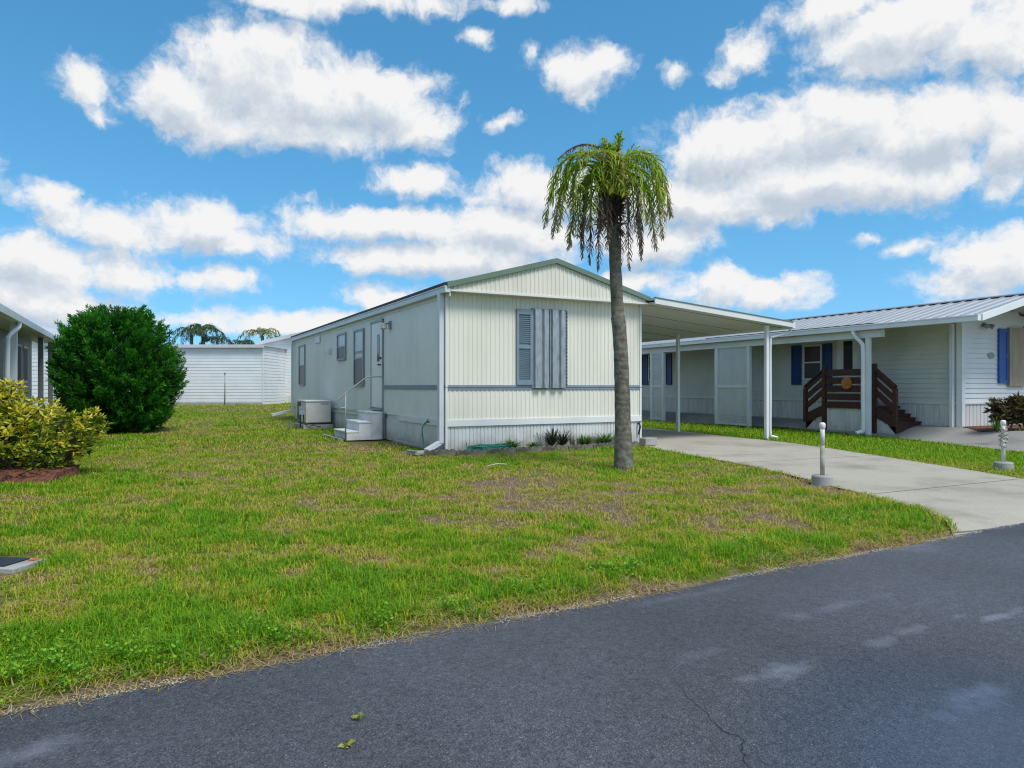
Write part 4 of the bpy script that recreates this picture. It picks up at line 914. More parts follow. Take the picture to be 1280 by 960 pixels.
M['yellowleaf'] = foliage('variegated leaf', [(0, (.035,.10,.010)), (.3, (.10,.19,.015)), (.55, (.42,.42,.03)), (1, (.80,.66,.07))], trans=.25)
def shrub(name, loc, label, cat, lobes, m_, nros, leaf, tonebias, stems, per=11, group=None):
    t_ = thing(name, loc, 0, label, cat, group)
    Cs, Ns, Ss, As = [], [], [], []
    tot = sum(l[3]**2 for l in lobes)
    for (lx, ly, lz, lr) in lobes:
        nn_ = int(nros*lr**2/tot)
        for _ in range(nn_):
            d = Vector((random.gauss(0,1), random.gauss(0,1), random.gauss(.15,1))).normalized(); q = random.random()**.35
            c = Vector((lx, ly, lz))+d*lr*q*random.uniform(.85,1.12)
            if c.z < .04: continue
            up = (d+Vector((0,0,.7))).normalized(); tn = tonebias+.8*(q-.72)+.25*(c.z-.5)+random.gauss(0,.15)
            for _k in range(per):
                e = (up*random.uniform(.1,.8)+Vector((random.gauss(0,1),random.gauss(0,1),random.gauss(0,.5)))*.75).normalized()
                Cs.append(c+e*.012); Ns.append(e); Ss.append(leaf*random.uniform(.6,1.3)); As.append(max(0, min(1, tn+random.gauss(0,.14))))
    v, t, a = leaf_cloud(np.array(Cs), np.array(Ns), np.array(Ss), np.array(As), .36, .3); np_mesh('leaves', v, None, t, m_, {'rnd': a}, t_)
    m = MB()
    for (lx, ly, lz, lr) in lobes:
        for _ in range(stems): m.tube([(lx*.35, ly*.35, -.03), (lx*.75+random.uniform(-.05,.05), ly*.75, lz*.55), (lx+random.uniform(-.5,.5)*lr, ly+random.uniform(-.5,.5)*lr, lz+lr*.4)], [.018,.013,.006], 6)
    m.build('stems', M['bark'], t_, smooth=True); return t_
yb = gp(40, 592)
shrub('croton_shrub', (yb.x, yb.y, 0), 'yellow and green variegated shrub in the brick red bed at left', 'shrub',
      [(-1.0,.1,.55,.55),(-.55,0,.62,.58),(-.15,.1,.58,.46),(-.55,.15,.98,.32),(-.95,.1,1.02,.36),(.22,.0,.40,.36),(.42,.02,.68,.20),(.62,.05,.42,.22),(.83,.05,.66,.20),(.70,.0,.56,.15),(-.3,-.3,.35,.35),(.28,-.2,.25,.26),(-.8,-.35,.4,.38),(-1.6,.1,.6,.6)],
      M['yellowleaf'], 1500, .085, .40, 4)
bedp = [(p[0], p[1]) for p in BUSHBED]
bm = bmesh.new(); lo = [bm.verts.new((x, y, -.03)) for x, y in bedp]; cx_ = sum(p[0] for p in bedp)/len(bedp); cy_ = sum(p[1] for p in bedp)/len(bedp)
hi = [bm.verts.new((x+(cx_-x)*.05, y+(cy_-y)*.22, .09)) for x, y in bedp]
for i in range(len(lo)): bm.faces.new((lo[i], lo[(i+1) % len(lo)], hi[(i+1) % len(lo)], hi[i]))
bm.faces.new(hi); bmesh.ops.recalc_face_normals(bm, faces=bm.faces); me = bpy.data.meshes.new('mulch_bed'); bm.to_mesh(me); bm.free(); me.materials.append(M['mulch'])
tag(link(bpy.data.objects.new('mulch_bed', me)), None, None, None, 'structure')
# loose bark chips over the mound
n = 2600; X = rng.random(n)*3.4+min(p[0] for p in bedp)-.0; Y = rng.random(n)*1.2+min(p[1] for p in bedp)-.05; k_ = inside(bedp, X, Y); X = X[k_]; Y = Y[k_]; n = len(X)
v, t, a = leaf_cloud(np.stack([X, Y, .05+.055*rng.random(n)], -1), rng.normal(size=(n, 3))*np.array([1,1,.35]), .03+.04*rng.random(n), rng.random(n), .4, .1)
tag(np_mesh('bark_chips', v, None, t, M['mulch']), 'loose red brown bark chips around the yellow shrub', 'bark chips', None, 'stuff')

# ------------------------------------------------------------------ neighbour's home at right
nb = thing('mobile_home', (NB.o.x, NB.o.y, 0), NB.ang, 'white mobile home with pale metal roof, blue shutters and a posted side porch', 'mobile home')
NL = 19.0; NW = 4.3; nzt = NB.hit('x', 0, 1160, 503)[2]; ezg = NB.hit('x', -1.4, 1224, 394)[2]; RX, RZ = .75, 3.27
MB().box(.04, NW, .04, NL, .1, ezg+.1).build('wall_core', M['siding'], nb)
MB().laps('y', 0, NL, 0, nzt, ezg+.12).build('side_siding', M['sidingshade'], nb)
def ntop(z):
    if z < ezg+.05: return (0, NW)
    x0_ = -1.4+(z-ezg)/(RZ-ezg)*(RX+1.4)+.1; x1_ = NW+.3-(z-ezg)/(RZ-ezg)*(NW+.3-RX)
    return (max(0, x0_), min(NW, x1_)) if x1_ > x0_ else None
MB().laps('x', 0, NW, 0, nzt, RZ-.02, top=ntop).build('front_siding', M['siding'], nb)
m = MB(); m.poly([(0.01,.02,ezg-.1),(NW,.02,ezg-.1),(NW,.02,ezg-.03),(RX,.02,RZ-.06),(.01,.02,ezg-.07+(RZ-ezg)*1.43/2.17)]); m.build('gable', M['siding'], nb)
MB().ribs('y', 0, NL, .012, .05, nzt+.02, .14, .014, prof=((0,0),(.1,0),(.16,1),(.92,1))).build('side_skirting', M['skirt'], nb)
MB().ribs('x', 0, NW, .012, .05, nzt+.02, .14, .014, prof=((0,0),(.1,0),(.16,1),(.92,1))).build('front_skirting', M['skirt'], nb)
m = MB(); m.box(-.03, NW, -.03, -.004, nzt-.03, nzt+.01); m.box(-.03, -.004, -.0301, NL, nzt-.033, nzt+.007); m.build('belt_trim', M['trim'], nb)
m = MB(); m.box(-.035, .09, -.035, .0, .05, ezg+.1); m.box(-.036, .0, -.034, .10, .05, ezg+.1); m.build('corner_trim', M['white'], nb, .005)
m = MB(); m.bar((-.09,.17,.2),(-.09,.17,ezg-.02),.09,.07,(0,1,0)); m.build('downspout', M['white'], nb)
# roof
m = MB(); slope(m, -1.42, ezg-.02, RX, RZ-.02, -1.285, NL, .03); slope(m, NW+.35, ezg-.02, RX, RZ-.02, -1.285, NL, .03); nroof = m.build('roof', M['metalroof'], nb)
m = MB(); y = -1.2
while y < NL: slope(m, -1.43, ezg+.008, RX, RZ+.008, y, y+.05, .03); slope(m, NW+.35, ezg+.008, RX, RZ+.008, y, y+.05, .03); y += .30
m.build('roof_seam', M['seam'], nroof)
m = MB(); slope(m, RX-.14, RZ+.005, RX, RZ+.045, -1.29, NL, .012); slope(m, RX+.14, RZ+.005, RX, RZ+.045, -1.29, NL, .012); m.build('ridge_cap', M['grey'], nroof)
m = MB(); m.box(-1.445,-1.40, 1.2, 7.2, ezg+.012, ezg+.045); m.build('dark_edge_strip', M['dark'], nroof)  # dark strip along the roof edge above the gutter
m = MB(); slope(m, -1.42, ezg-.12, RX, RZ-.12, -1.33, -1.285, .145); slope(m, NW+.35, ezg-.12, RX, RZ-.12, -1.33, -1.285, .145); m.build('rake_fascia', M['white'], nb)
m = MB(); slope(m, -1.40, ezg-.055, RX, RZ-.055, -1.284, NL-.1, .012); m.build('porch_ceiling', M['soffit'], nb)
m = MB(); m.box(-1.54,-1.42,-1.30,NL,ezg-.12,ezg+.0); m.box(-1.555,-1.53,-1.31,NL,ezg-.02,ezg+.012); m.build('gutter', M['white'], nb, .006)
by0 = NB.hit('x', -1.3, 1104, 417)[1]
MB().box(-1.36,-1.24,by0,NL-.2,ezg-.30,ezg-.125).build('porch_beam', M['trim'], nb)
def gzn(x, y): p = NB.w(x, y); return float(gz(p.x, p.y))
def npost(px):
    y = NB.hit('x', -1.3, px, 500)[1]; m = MB(); m.box(-1.35,-1.25,y-.05,y+.05,gzn(-1.3,y)-.02,ezg-.30); m.build('porch_post', M['white'], nb, .004); return y
yp = npost(1085.5); npost(936.5); npost(896); npost(829.5); npost(815)
gy = NB.hit('x', -1.48, 1066, 420)[1]
m = MB(); m.tube(catmull([(-1.48,gy,ezg-.11),(-1.48,gy-.03,ezg-.2),(-1.44,yp+.22,ezg-.30),(-1.40,yp+.12,ezg-.42),(-1.39,yp+.08,ezg-.6),(-1.39,yp+.08,1.0),(-1.39,yp+.08,.16),(-1.44,yp+.1,.09),(-1.56,yp+.14,.05)], 5), .05, 10); m.build('downspout', M['white'], nb, smooth=True)
def lattice(pxa, pxb, pyt, pyb):
    ya, yb_ = NB.hit('x', -1.3, pxb, 500)[1], NB.hit('x', -1.3, pxa, 500)[1]; z1 = NB.hit('x', -1.3, (pxa+pxb)/2, pyt)[2]; z0 = max(.02, NB.hit('x', -1.3, (pxa+pxb)/2, pyb)[2]); zm = NB.hit('x', -1.3, (pxa+pxb)/2, 483)[2]
    f = MB(); f.box(-1.325,-1.275,ya,ya+.04,z0,z1); f.box(-1.325,-1.275,yb_-.04,yb_,z0,z1); f.box(-1.33,-1.27,ya,yb_,zm-.04,zm+.04); f.box(-1.325,-1.275,ya+.04,yb_-.04,z0,z0+.05); f.box(-1.325,-1.275,ya+.04,yb_-.04,z1-.05,z1)
    fr = f.build('lattice_panel', M['white'], nb); m = MB(); sp = .062; y0, y1 = ya+.02, yb_-.02; zz0, zz1 = z0+.02, z1-.02; Wd = y1-y0; Hh = zz1-zz0
    for sgn, xo in ((1, -1.306), (-1, -1.295)):
        c = -Hh
        while c < Wd+Hh:
            # line y = c + t, z = t (sgn=1) or from other side
            t0 = max(0, -c); t1 = min(Hh, Wd-c)
            if t1 > t0+.01:
                a = (xo, (y0+c+t0) if sgn == 1 else (y1-c-t0), zz0+t0); b = (xo, (y0+c+t1) if sgn == 1 else (y1-c-t1), zz0+t1); m.bar(a, b, .03, .006, (1,0,0)) if False else m.bar(a, b, .006, .030, (1,0,0)) if False else m.bar(a, b, .034, .007, (1,0,0))
            c += sp*1.5
    m.build('lattice_slats', M['lattice'], fr)
lattice(897, 935.5, 433, 531.5); lattice(815.5, 829, 441, 525.5)
# windows and shutters on the porch side
def nwin(pxa, pxb, pyt, pyb, m_='brownglass'):
    y1, y0 = NB.hit('x', 0, pxa, 450)[1], NB.hit('x', 0, pxb, 450)[1]; xm = (pxa+pxb)/2; z1, z0 = NB.hit('x', 0, xm, pyt)[2], NB.hit('x', 0, xm, pyb)[2]; f = .05; zm = (z0+z1)/2
    w = MB(); w.box(-.05,-.012,y0,y0+f,z0,z1); w.box(-.05,-.012,y1-f,y1,z0,z1); w.box(-.05,-.012,y0+f,y1-f,z1-f,z1); w.box(-.05,-.012,y0+f,y1-f,z0,z0+f); w.box(-.048,-.012,y0+f,y1-f,zm-.02,zm+.02); fr = w.build('window', M['trim'], nb)
    MB().box(-.03,-.013,y0+f,y1-f,zm+.02,z1-f).build('upper_pane', M[m_], fr); MB().box(-.036,-.013,y0+f,y1-f,z0+f,zm-.02).build('lower_pane', M['screen'], fr)
def nshut(pxa, pxb, pyt, pyb, m_='navy'):
    y1, y0 = NB.hit('x', 0, pxa, 450)[1], NB.hit('x', 0, pxb, 450)[1]; xm = (pxa+pxb)/2; z1, z0 = NB.hit('x', 0, xm, pyt)[2], NB.hit('x', 0, xm, pyb)[2]
    m = MB(); m.box(-.045,-.012,y0,y1,z0,z1); fw = .05
    m.box(-.058,-.044,y0,y0+fw,z0,z1); m.box(-.058,-.044,y1-fw,y1,z0,z1)
    for a, b in ((z0,z0+.08),((z0+z1)/2-.04,(z0+z1)/2+.04),(z1-.08,z1)): m.box(-.0575,-.044,y0+fw,y1-fw,a,b)
    m.build('shutter', M[m_], nb)
nwin(1005, 1028.6, 431, 475); nshut(990.7, 1002.5, 432, 481); nshut(1029.5, 1041, 429.5, 482)
nwin(811.5, 833, 444, 476); nshut(803, 811, 444, 481); nshut(833.5, 840.5, 442, 481)
ya, yb_ = NB.hit('x', 0, 1073, 450)[1], NB.hit('x', 0, 1050, 450)[1]; dz = NB.hit('x', 0, 1060, 506)[2]
nd = MB().box(-.04,-.014,ya,yb_,dz,dz+1.95).build('door', M['siding'], nb); m = MB(); m.box(-.055,-.014,ya-.06,ya,dz,dz+2.0); m.box(-.055,-.014,yb_,yb_+.06,dz,dz+2.0); m.box(-.055,-.014,ya-.06,yb_+.06,dz+1.95,dz+2.02); m.build('door_frame', M['trim'], nd)
MB().box(-.046,-.038,ya+.15,yb_-.15,dz+.9,dz+1.75).build('door_window', M['glass'], nd)
# front: blue shutters, boarded window, plaque, light
def frect(pxa, pxb, pyt, pyb):
    a = NB.hit('y', 0, pxa, pyt); b = NB.hit('y', 0, pxb, pyb); return a[0], b[0], NB.hit('y', 0, (pxa+pxb)/2, pyb)[2], NB.hit('y', 0, (pxa+pxb)/2, pyt)[2]
for r_ in ((1246,1257,411,479),(1278.5,1290,409,479.5)):
    x0,x1,z0,z1 = frect(*r_); m = MB(); m.box(x0,x1,-.05,-.014,z0,z1); fw = .05
    m.box(x0,x0+fw,-.064,-.049,z0,z1); m.box(x1-fw,x1,-.064,-.049,z0,z1)
    for a, b in ((z0,z0+.08),((z0+z1)/2-.04,(z0+z1)/2+.04),(z1-.08,z1)): m.box(x0+fw,x1-fw,-.063,-.049,a,b)
    m.build('shutter', M['blue'], nb)
x0,x1,z0,z1 = frect(1257.5,1278,410,483); MB().box(x0,x1,-.09,-.014,z0,z1).build('boarded_window', M['plywood'], nb, .004)
x0,_,z0,_ = frect(1237.6,1240,440,444.5)
m = MB(); m.tube([(x0,-.035,z0),(x0,-.014,z0)], .1, 20)
for i, v_ in enumerate(m.v): m.v[i] = (x0+(v_[0]-x0)*1.25, v_[1], z0+(v_[2]-z0)*.75)
m.build('house_plaque', M['frame'], nb)
x0,_,z0,_ = frect(1228.5,1230,404,406); m = MB(); m.box(x0-.05,x0+.05,-.05,-.014,z0-.05,z0+.05); m.tube([(x0,-.05,z0),(x0+.06,-.15,z0-.04),(x0+.08,-.2,z0-.07)],[.02,.05,.06],8); m.tube([(x0,-.05,z0),(x0-.1,-.14,z0-.04),(x0-.13,-.18,z0-.06)],[.02,.05,.055],8); m.build('flood_light', M['grey'], nb)

# brown deck with two flights of steps
dk = thing('porch_deck', (NB.o.x, NB.o.y, 0), NB.ang, 'dark brown wooden porch deck with rails and steps at both ends', 'deck')
DX = -1.0
yl = NB.hit('x', DX, 1030.5, 480)[1]; yr_ = NB.hit('x', DX, 1093, 480)[1]; ydz = NB.hit('x', DX, 1060, 507)[2]; rtz = NB.hit('x', DX, 1055, 461.5)[2]
MB().box(DX, -.05, yr_, yl, ydz-.06, ydz).build('deck_floor', M['brownwood'], dk)
MB().ribs('y', yr_, yl, DX+.03, .05, ydz-.05, .12, .014).build('deck_skirting', M['skirt'], dk)
m = MB()
for k in range(5):
    z = ydz-.07+k*(rtz-ydz-.10)/4.0; m.box(DX-.02, DX+.02, yr_, yl, z, z+.17)
m.build('rail_boards', M['brownwood'], dk)
for y in (yr_, yl):
    MB().box(DX-.05, DX+.05, y-.05, y+.05, .05, rtz+.12).build('post', M['brownwood'], dk, .004)
def flight(y0, dirn, pxe, name):
    y1 = NB.hit('x', DX, pxe, 500)[1]; n = 4; g0 = gzn(-.15, y1)
    run = (y1-y0)/n
    tr = MB()
    for i in range(n):
        z = ydz-(ydz-g0)*(i+1)/(n+1)
        a, b = sorted((y0+run*i, y0+run*(i+1.12))); tr.box(DX+.0, -.06, a, b, z-.045, z); tr.box(DX+.02, -.08, min(y0+run*(i+1.06), y0+run*(i+.93)), max(y0+run*(i+1.06), y0+run*(i+.93)), (z-.25 if i < n-1 else .0), z-.045)
    tr.build('step', M['brownwood'], dk)
    s = MB(); s.bar((DX, y0, ydz-.12), (DX, y1, g0+.08), .04, .24); s.build('stringer', M['brownwood'], dk)
    hb = .94*(rtz-ydz); s = MB()
    for f in (1.0, .72, .44): s.bar((DX, y0, ydz+hb*f), (DX, y1, g0+.0+hb*f), .04, .13)
    s.bar((DX, y0, ydz+hb+.07), (DX, y1+run*.1, g0+.0+hb+.06), .12, .035); s.build('stair_rail', M['brownwood'], dk)
    MB().box(DX-.045, DX+.045, y1-.045, y1+.045, g0-.02, g0+.0+hb+.02).build('post', M['brownwood'], dk)
    k = MB(); lo, hi = sorted((y0, y1)); k.v += [(DX+.025, y0, .03), (DX+.025, y1, .03), (DX+.025, y0, ydz-.05)]; k.f.append((0,1,2)); k.build('stair_skirting', M['skirt'], dk)
flight(yr_, -1, 1119, 'a'); flight(yl, 1, 1007, 'b')
c = NB.hit('x', DX-.04, 1058.5, 479); m = MB(); ring = []
for k in range(24):
    a = 2*math.pi*k/24; rr = .165 if k % 2 else .145; ring.append((DX-.055, c[1]+math.cos(a)*rr, c[2]+math.sin(a)*rr))
n0 = len(m.v); m.v += ring+[(DX-.09, c[1], c[2])]+[(DX-.03, p_[1], p_[2]) for p_ in ring]
for k in range(24): m.f.append((n0+k, n0+(k+1) % 24, n0+24)); m.f.append((n0+k, n0+(k+1) % 24, n0+25+(k+1) % 24, n0+25+k))
o = m.build('round_ornament', M['orange']); o.location = (NB.o.x, NB.o.y, 0); o.rotation_euler.z = NB.ang
tag(o, 'round orange ornament hung on the brown porch rail', 'ornament')

# shrubs in the neighbour's bed
M['croton'] = foliage('croton leaf', [(0, (.03,.025,.015)), (.3, (.07,.03,.018)), (.6, (.06,.075,.02)), (1, (.26,.20,.04))], trans=.15)
c = gp(1259, 537, .26); shrub('croton_shrub', (c.x, c.y, .25), 'dark red and olive croton shrub left in the mulch bed by the boarded window', 'shrub', [(-.12,0,.42,.24),(.15,0,.5,.24),(0,.1,.3,.22)], M['croton'], 120, .12, .4, 4, 9, 'croton shrubs')
c = gp(1284, 537, .26); shrub('croton_shrub', (c.x, c.y, .25), 'dark croton shrub cut by the right edge of the picture', 'shrub', [(-.1,0,.45,.28),(.2,0,.45,.26),(.0,.1,.3,.22)], M['croton'], 130, .12, .4, 4, 9, 'croton shrubs')
c = gp(1246, 540, .26); o = strap_plant('lily_plant', 40, .34, .25, M['midleaf'], .03); o.location = (c.x, c.y, .26); tag(o, 'small green strappy plant at the left front of the mulch bed', 'plant')

# ------------------------------------------------------------------ left neighbour
lh = thing('mobile_home', (LH.o.x, LH.o.y, 0), LH.ang, 'grey house with a dark windowed porch behind the yellow shrub', 'mobile home')
E = 2.70
MB().box(-5.0, -.5, -6, 8.6, 0, E-.05).build('wall', M['housewall'], lh)
m = MB(); slope(m, 0, E-.06, -2.6, E+.62, -6.2, 9.7, .05); slope(m, -5.4, E-.06, -2.6, E+.62, -6.2, 9.7, .05); m.build('roof', M['metalroofdark'], lh)
m = MB(); m.box(.0, .1, -6.2, 9.7, E-.16, E-.01); m.build('gutter', M['white'], lh, .006)
MB().box(-.5, .0, -6.2, 9.65, E-.18, E-.14).build('soffit', M['soffit'], lh)
for y, m_ in ((2.4,'white'),(6.9,'frame'),(9.2,'frame')): MB().box(-.16,-.04,y-.06,y+.06,0,E-.18).build('porch_post', M[m_], lh)
for a, b in ((3.95,4.97),(5.7,6.5),(7.0,7.65),(1.4,2.6)):
    w = MB(); w.box(-.52,-.487,a-.06,b+.06,1.30,2.3); f = w.build('window', M['soffit'], lh); MB().box(-.489,-.484,a,b,1.36,2.24).build('pane', M['dark'], f)
m = MB(); m.tube(catmull([(.05,1.9,E-.14),(.05,1.85,E-.26),(-.0,1.6,E-.36),(-.05,1.35,E-.5),(-.06,1.3,E-.7),(-.06,1.3,.1)], 5), .05, 8); m.build('downspout', M['white'], lh, smooth=True)

# ------------------------------------------------------------------ houses across the back lawn
def back_house(name, x0, x1, y, depth, base, top, label, gable=0, skirt=.0):
    t = thing(name, (x0, y, 0), 0, label, 'house'); w = x1-x0
    MB().box(.03, w, .03, depth, base-.1, top).build('wall_core', M['backsiding'], t)
    MB().laps('x', 0, w, 0, base+skirt, top, .17, .016).build('front_siding', M['backsiding'], t)
    MB().laps('y', 0, depth, w, base+skirt, top, .17, .016, 1).build('side_siding', M['backsiding'], t)
    MB().box(-.02, w+.02, -.03, .03, base-.1, base+max(.13, skirt)).build('foundation', M['conc'] if not skirt else M['skirt'], t)
    m = MB(); m.box(w-.03, w+.03, -.04, .02, base, top); m.box(-.03, .03, -.04, .02, base, top); m.build('corner_trim', M['trim'], t)
    if gable:
        m = MB(); n = 0; m.v += [(0,-.015,top),(w,-.015,top),(w/2,-.015,top+gable)]; m.f.append((0,1,2)); m.build('gable', M['backsiding'], t)
        m = MB()
        for sgn in (-1, 1): slope(m, w/2+sgn*(w/2+.3), top-.08, w/2, top+gable, -.35, depth+.3, .2)
        m.build('roof', M['metalroof'], t)
    else:
        m = MB(); m.box(-.25, w+.12, -.2, depth, top, top+.06); m.box(-.26,w+.13,-.22,-.19,top-.1,top+.07); m.build('roof', M['metalroof'], t)
    return t
d1 = 37.9; xa = (329-640)/FPX*d1
back_house('back_house', xa-10.5, xa, d1, 6.5, .2, 3.40, 'low pale sided house with a flat white roof edge behind the round conifer')
d2 = 41.6; xb = (328-640)/FPX*d2
t2 = back_house('back_house', xb, xb+9.0, d2, 14, .2, 3.70, 'pale sided gable house partly hidden by the rear corner of the cream home', 1.0, .47)
MB().tube([(.18,-.07,.62),(.18,-.035,.62)], .13, 14).build('skirt_vent', M['black'], t2)
d3 = 31.0
back_house('back_house', (-40-640)/FPX*d3, (100-640)/FPX*d3, d3, 6, .12, 2.95, 'pale sided house seen behind the left porch posts', .8, .62)
pp = gp(281, 507, .2); p_ = thing('metal_pole', (pp.x, pp.y, .1), 0, 'thin grey metal pole standing on the back lawn before the pale house', 'pole')
MB().tube([(0,0,0),(0,0,1.75)], .035, 8).build('shaft', M['pole'], p_, smooth=True); MB().lathe(0, 0, [(1.74,.05),(1.8,.05),(1.82,.03)], 8).build('cap', M['grey'], p_)

# far palms
M['farfrond'] = foliage('far palm frond', [(0, (.03,.06,.02)), (.6, (.06,.11,.03)), (1, (.11,.16,.04))], trans=.2)
M['palefrond'] = foliage('pale palm frond', [(0, (.10,.15,.04)), (.6, (.18,.24,.07)), (1, (.28,.31,.11))], trans=.3)
def far_palm(px, py, d, label, nf, ln, m_, el=(20, 70)):
    x = (px-640)/FPX*d; z = CAMH+(HZ-py)/FPX*d; t = thing('palm_tree', (x, d, 0), 0, label, 'palm tree', 'palms beyond the back houses')
    MB().tube([(0,0,0),(.1,0,z*.5),(0,0,z)], [.22,.16,.14], 8).build('trunk', M['trunk'], t, smooth=True)
    for k in range(nf):
        az = 2*math.pi*k/nf+random.uniform(-.2,.2); frond('frond', m_, t, az, R(random.uniform(*el)), R(random.uniform(-75,-40)), ln*random.uniform(.8,1.1), 30, .55, .45, .45, start=(0,0,z), wl=.06, taper=.8)
far_palm(239, 417, 60, 'dark green palm beyond the back house, leftmost of the far palms', 10, 2.2, M['farfrond'], (10,60))
far_palm(254, 413, 60, 'tallest dark palm crown touching the leftmost far palm', 10, 2.2, M['farfrond'], (15,70))
far_palm(272, 425, 62, 'low dark palm crown right of the tallest far palm', 8, 2.0, M['farfrond'], (5,45))
far_palm(328, 420, 62, 'pale green feathery palm standing apart beside the gable house', 9, 2.5, M['palefrond'], (35,80))
far_palm(305, 429, 64, 'smallest dark palm top peeking over the flat roof', 8, 1.6, M['farfrond'], (15,60))

# ------------------------------------------------------------------ sky, sun, camera
SUN_EL, SUN_AZ = 58.0, 140.0      # azimuth clockwise from +Y: high, behind the camera to the right
w = bpy.data.worlds.new('World'); sc.world = w; w.use_nodes = True; nt = w.node_tree; nt.nodes.clear(); L_ = nt.links.new
def azel(px, py):
    a = math.atan((px-640)/FPX); return a, math.atan((HZ-py)/FPX*math.cos(a))
CL = [(230,125,92,48),(310,92,98,64),(405,122,118,60),(485,132,80,52),(532,158,52,28),(400,163,125,26),(335,62,58,40),(300,150,90,34),(105,105,34,26),(122,140,16,12),
 (370,4,85,24),(460,-4,80,20),(545,4,42,16),(640,6,48,12),(600,48,17,10),(625,158,22,11),(735,86,60,32),(698,78,30,20),(730,116,26,15),(667,62,9,12),(845,86,16,13),(938,70,34,26),(915,90,28,14),
 (1130,35,150,52),(1240,45,110,65),(1110,75,85,30),(1045,12,75,32),(900,190,100,55),(1030,165,130,60),(1170,165,130,62),(1000,228,205,42),(1130,222,155,38),(1265,175,70,75),(860,255,125,40),(925,262,120,24),(820,305,90,32),(720,240,90,34),
 (650,238,66,34),(630,290,120,42),(500,280,150,26),(520,226,64,22),(420,275,80,20),(560,322,170,30),(380,250,18,9),(62,246,44,24),(16,246,20,16),(245,282,105,38),(130,285,90,32),(305,302,55,24),(50,335,120,42),(150,345,78,30),(272,350,58,20),(60,385,130,38),
 (480,378,60,22),(370,402,120,20),(240,400,50,14),(895,358,58,32),(970,366,66,26),(1245,325,85,52),(1195,355,70,30),(1135,306,30,12),(1095,294,20,8),(780,350,80,18),(-60,200,60,40),(1380,90,90,70),(1400,330,90,50)]
g = bpy.data.node_groups.new('CloudDensity', 'ShaderNodeTree')
g.interface.new_socket('P', in_out='INPUT', socket_type='NodeSocketVector'); g.interface.new_socket('D', in_out='OUTPUT', socket_type='NodeSocketFloat')
gi = g.nodes.new('NodeGroupInput'); go = g.nodes.new('NodeGroupOutput'); GL = g.links.new
def gn(t, **kw): return N(g, t, **kw)
# domain warp
wn1 = gn('ShaderNodeTexNoise'); wn1.inputs['Scale'].default_value = 11; wn1.inputs['Detail'].default_value = 5; wn1.inputs['Roughness'].default_value = .6; GL(gi.outputs[0], wn1.inputs['Vector'])
ws1 = gn('ShaderNodeVectorMath', operation='MULTIPLY_ADD'); ws1.inputs[1].default_value = (.07,.05,0); ws1.inputs[2].default_value = (-.035,-.025,0); GL(wn1.outputs['Color'], ws1.inputs[0])
pw_ = gn('ShaderNodeVectorMath', operation='ADD'); GL(gi.outputs[0], pw_.inputs[0]); GL(ws1.outputs[0], pw_.inputs[1])
cur = None
for (cx, cy, rx, ry) in CL:
    a, e = azel(cx, cy); ra = rx/FPX*math.cos(a)**2; re = ry/FPX*math.cos(a)*math.cos(e)
    m1 = gn('ShaderNodeVectorMath', operation='MULTIPLY_ADD'); m1.inputs[1].default_value = (1/ra, 1/re, 0); m1.inputs[2].default_value = (-a/ra, -e/re, 0); GL(pw_.outputs[0], m1.inputs[0])
    ln = gn('ShaderNodeVectorMath', operation='LENGTH'); GL(m1.outputs[0], ln.inputs[0])
    # signed: distance scaled back by the mean radius so small clouds stay small
    sd = gn('ShaderNodeMath', operation='MULTIPLY_ADD'); s_ = math.sqrt(ra*re)/.06; s_ = min(1.25, s_**.6); sd.inputs[1].default_value = s_; sd.inputs[2].default_value = -s_; GL(ln.outputs['Value'], sd.inputs[0])
    if cur is None: cur = sd
    else:
        mn = gn('ShaderNodeMath', operation='SMOOTH_MIN'); mn.inputs[2].default_value = .18; GL(cur.outputs[0], mn.inputs[0]); GL(sd.outputs[0], mn.inputs[1]); cur = mn
# clouds elsewhere in the sky, outside the part described above
sep = gn('ShaderNodeSeparateXYZ'); GL(gi.outputs[0], sep.inputs[0])
ab = gn('ShaderNodeMath', operation='ABSOLUTE'); GL(sep.outputs[0], ab.inputs[0])
ms = gn('ShaderNodeMapRange'); ms.inputs[1].default_value = .72; ms.inputs[2].default_value = .95; GL(ab.outputs[0], ms.inputs[0])
mt = gn('ShaderNodeMapRange'); mt.inputs[1].default_value = .54; mt.inputs[2].default_value = .72; GL(sep.outputs[1], mt.inputs[0])
mm = gn('ShaderNodeMath', operation='MAXIMUM'); GL(ms.outputs[0], mm.inputs[0]); GL(mt.outputs[0], mm.inputs[1])
on = gn('ShaderNodeTexNoise'); on.inputs['Scale'].default_value = 3.2; on.inputs['Detail'].default_value = 4
sq = gn('ShaderNodeVectorMath', operation='MULTIPLY'); sq.inputs[1].default_value = (1,2,1); GL(gi.outputs[0], sq.inputs[0]); GL(sq.outputs[0], on.inputs['Vector'])
od = gn('ShaderNodeMath', operation='MULTIPLY_ADD'); od.inputs[1].default_value = -6; od.inputs[2].default_value = 3.0; GL(on.outputs['Fac'], od.inputs[0])
omx = gn('ShaderNodeMix', data_type='FLOAT'); GL(mm.outputs[0], omx.inputs[0]); GL(cur.outputs[0], omx.inputs[2]); GL(od.outputs[0], omx.inputs[3])
# billows
bn = gn('ShaderNodeTexNoise'); bn.inputs['Scale'].default_value = 21; bn.inputs['Detail'].default_value = 11; bn.inputs['Roughness'].default_value = .62
GL(pw_.outputs[0], bn.inputs['Vector'])
bd = gn('ShaderNodeMath', operation='MULTIPLY_ADD'); bd.inputs[1].default_value = 1.9; bd.inputs[2].default_value = -.92; GL(bn.outputs['Fac'], bd.inputs[0])
den = gn('ShaderNodeMath', operation='SUBTRACT'); GL(bd.outputs[0], den.inputs[0]); GL(omx.outputs[0], den.inputs[1]); GL(den.outputs[0], go.inputs[0])

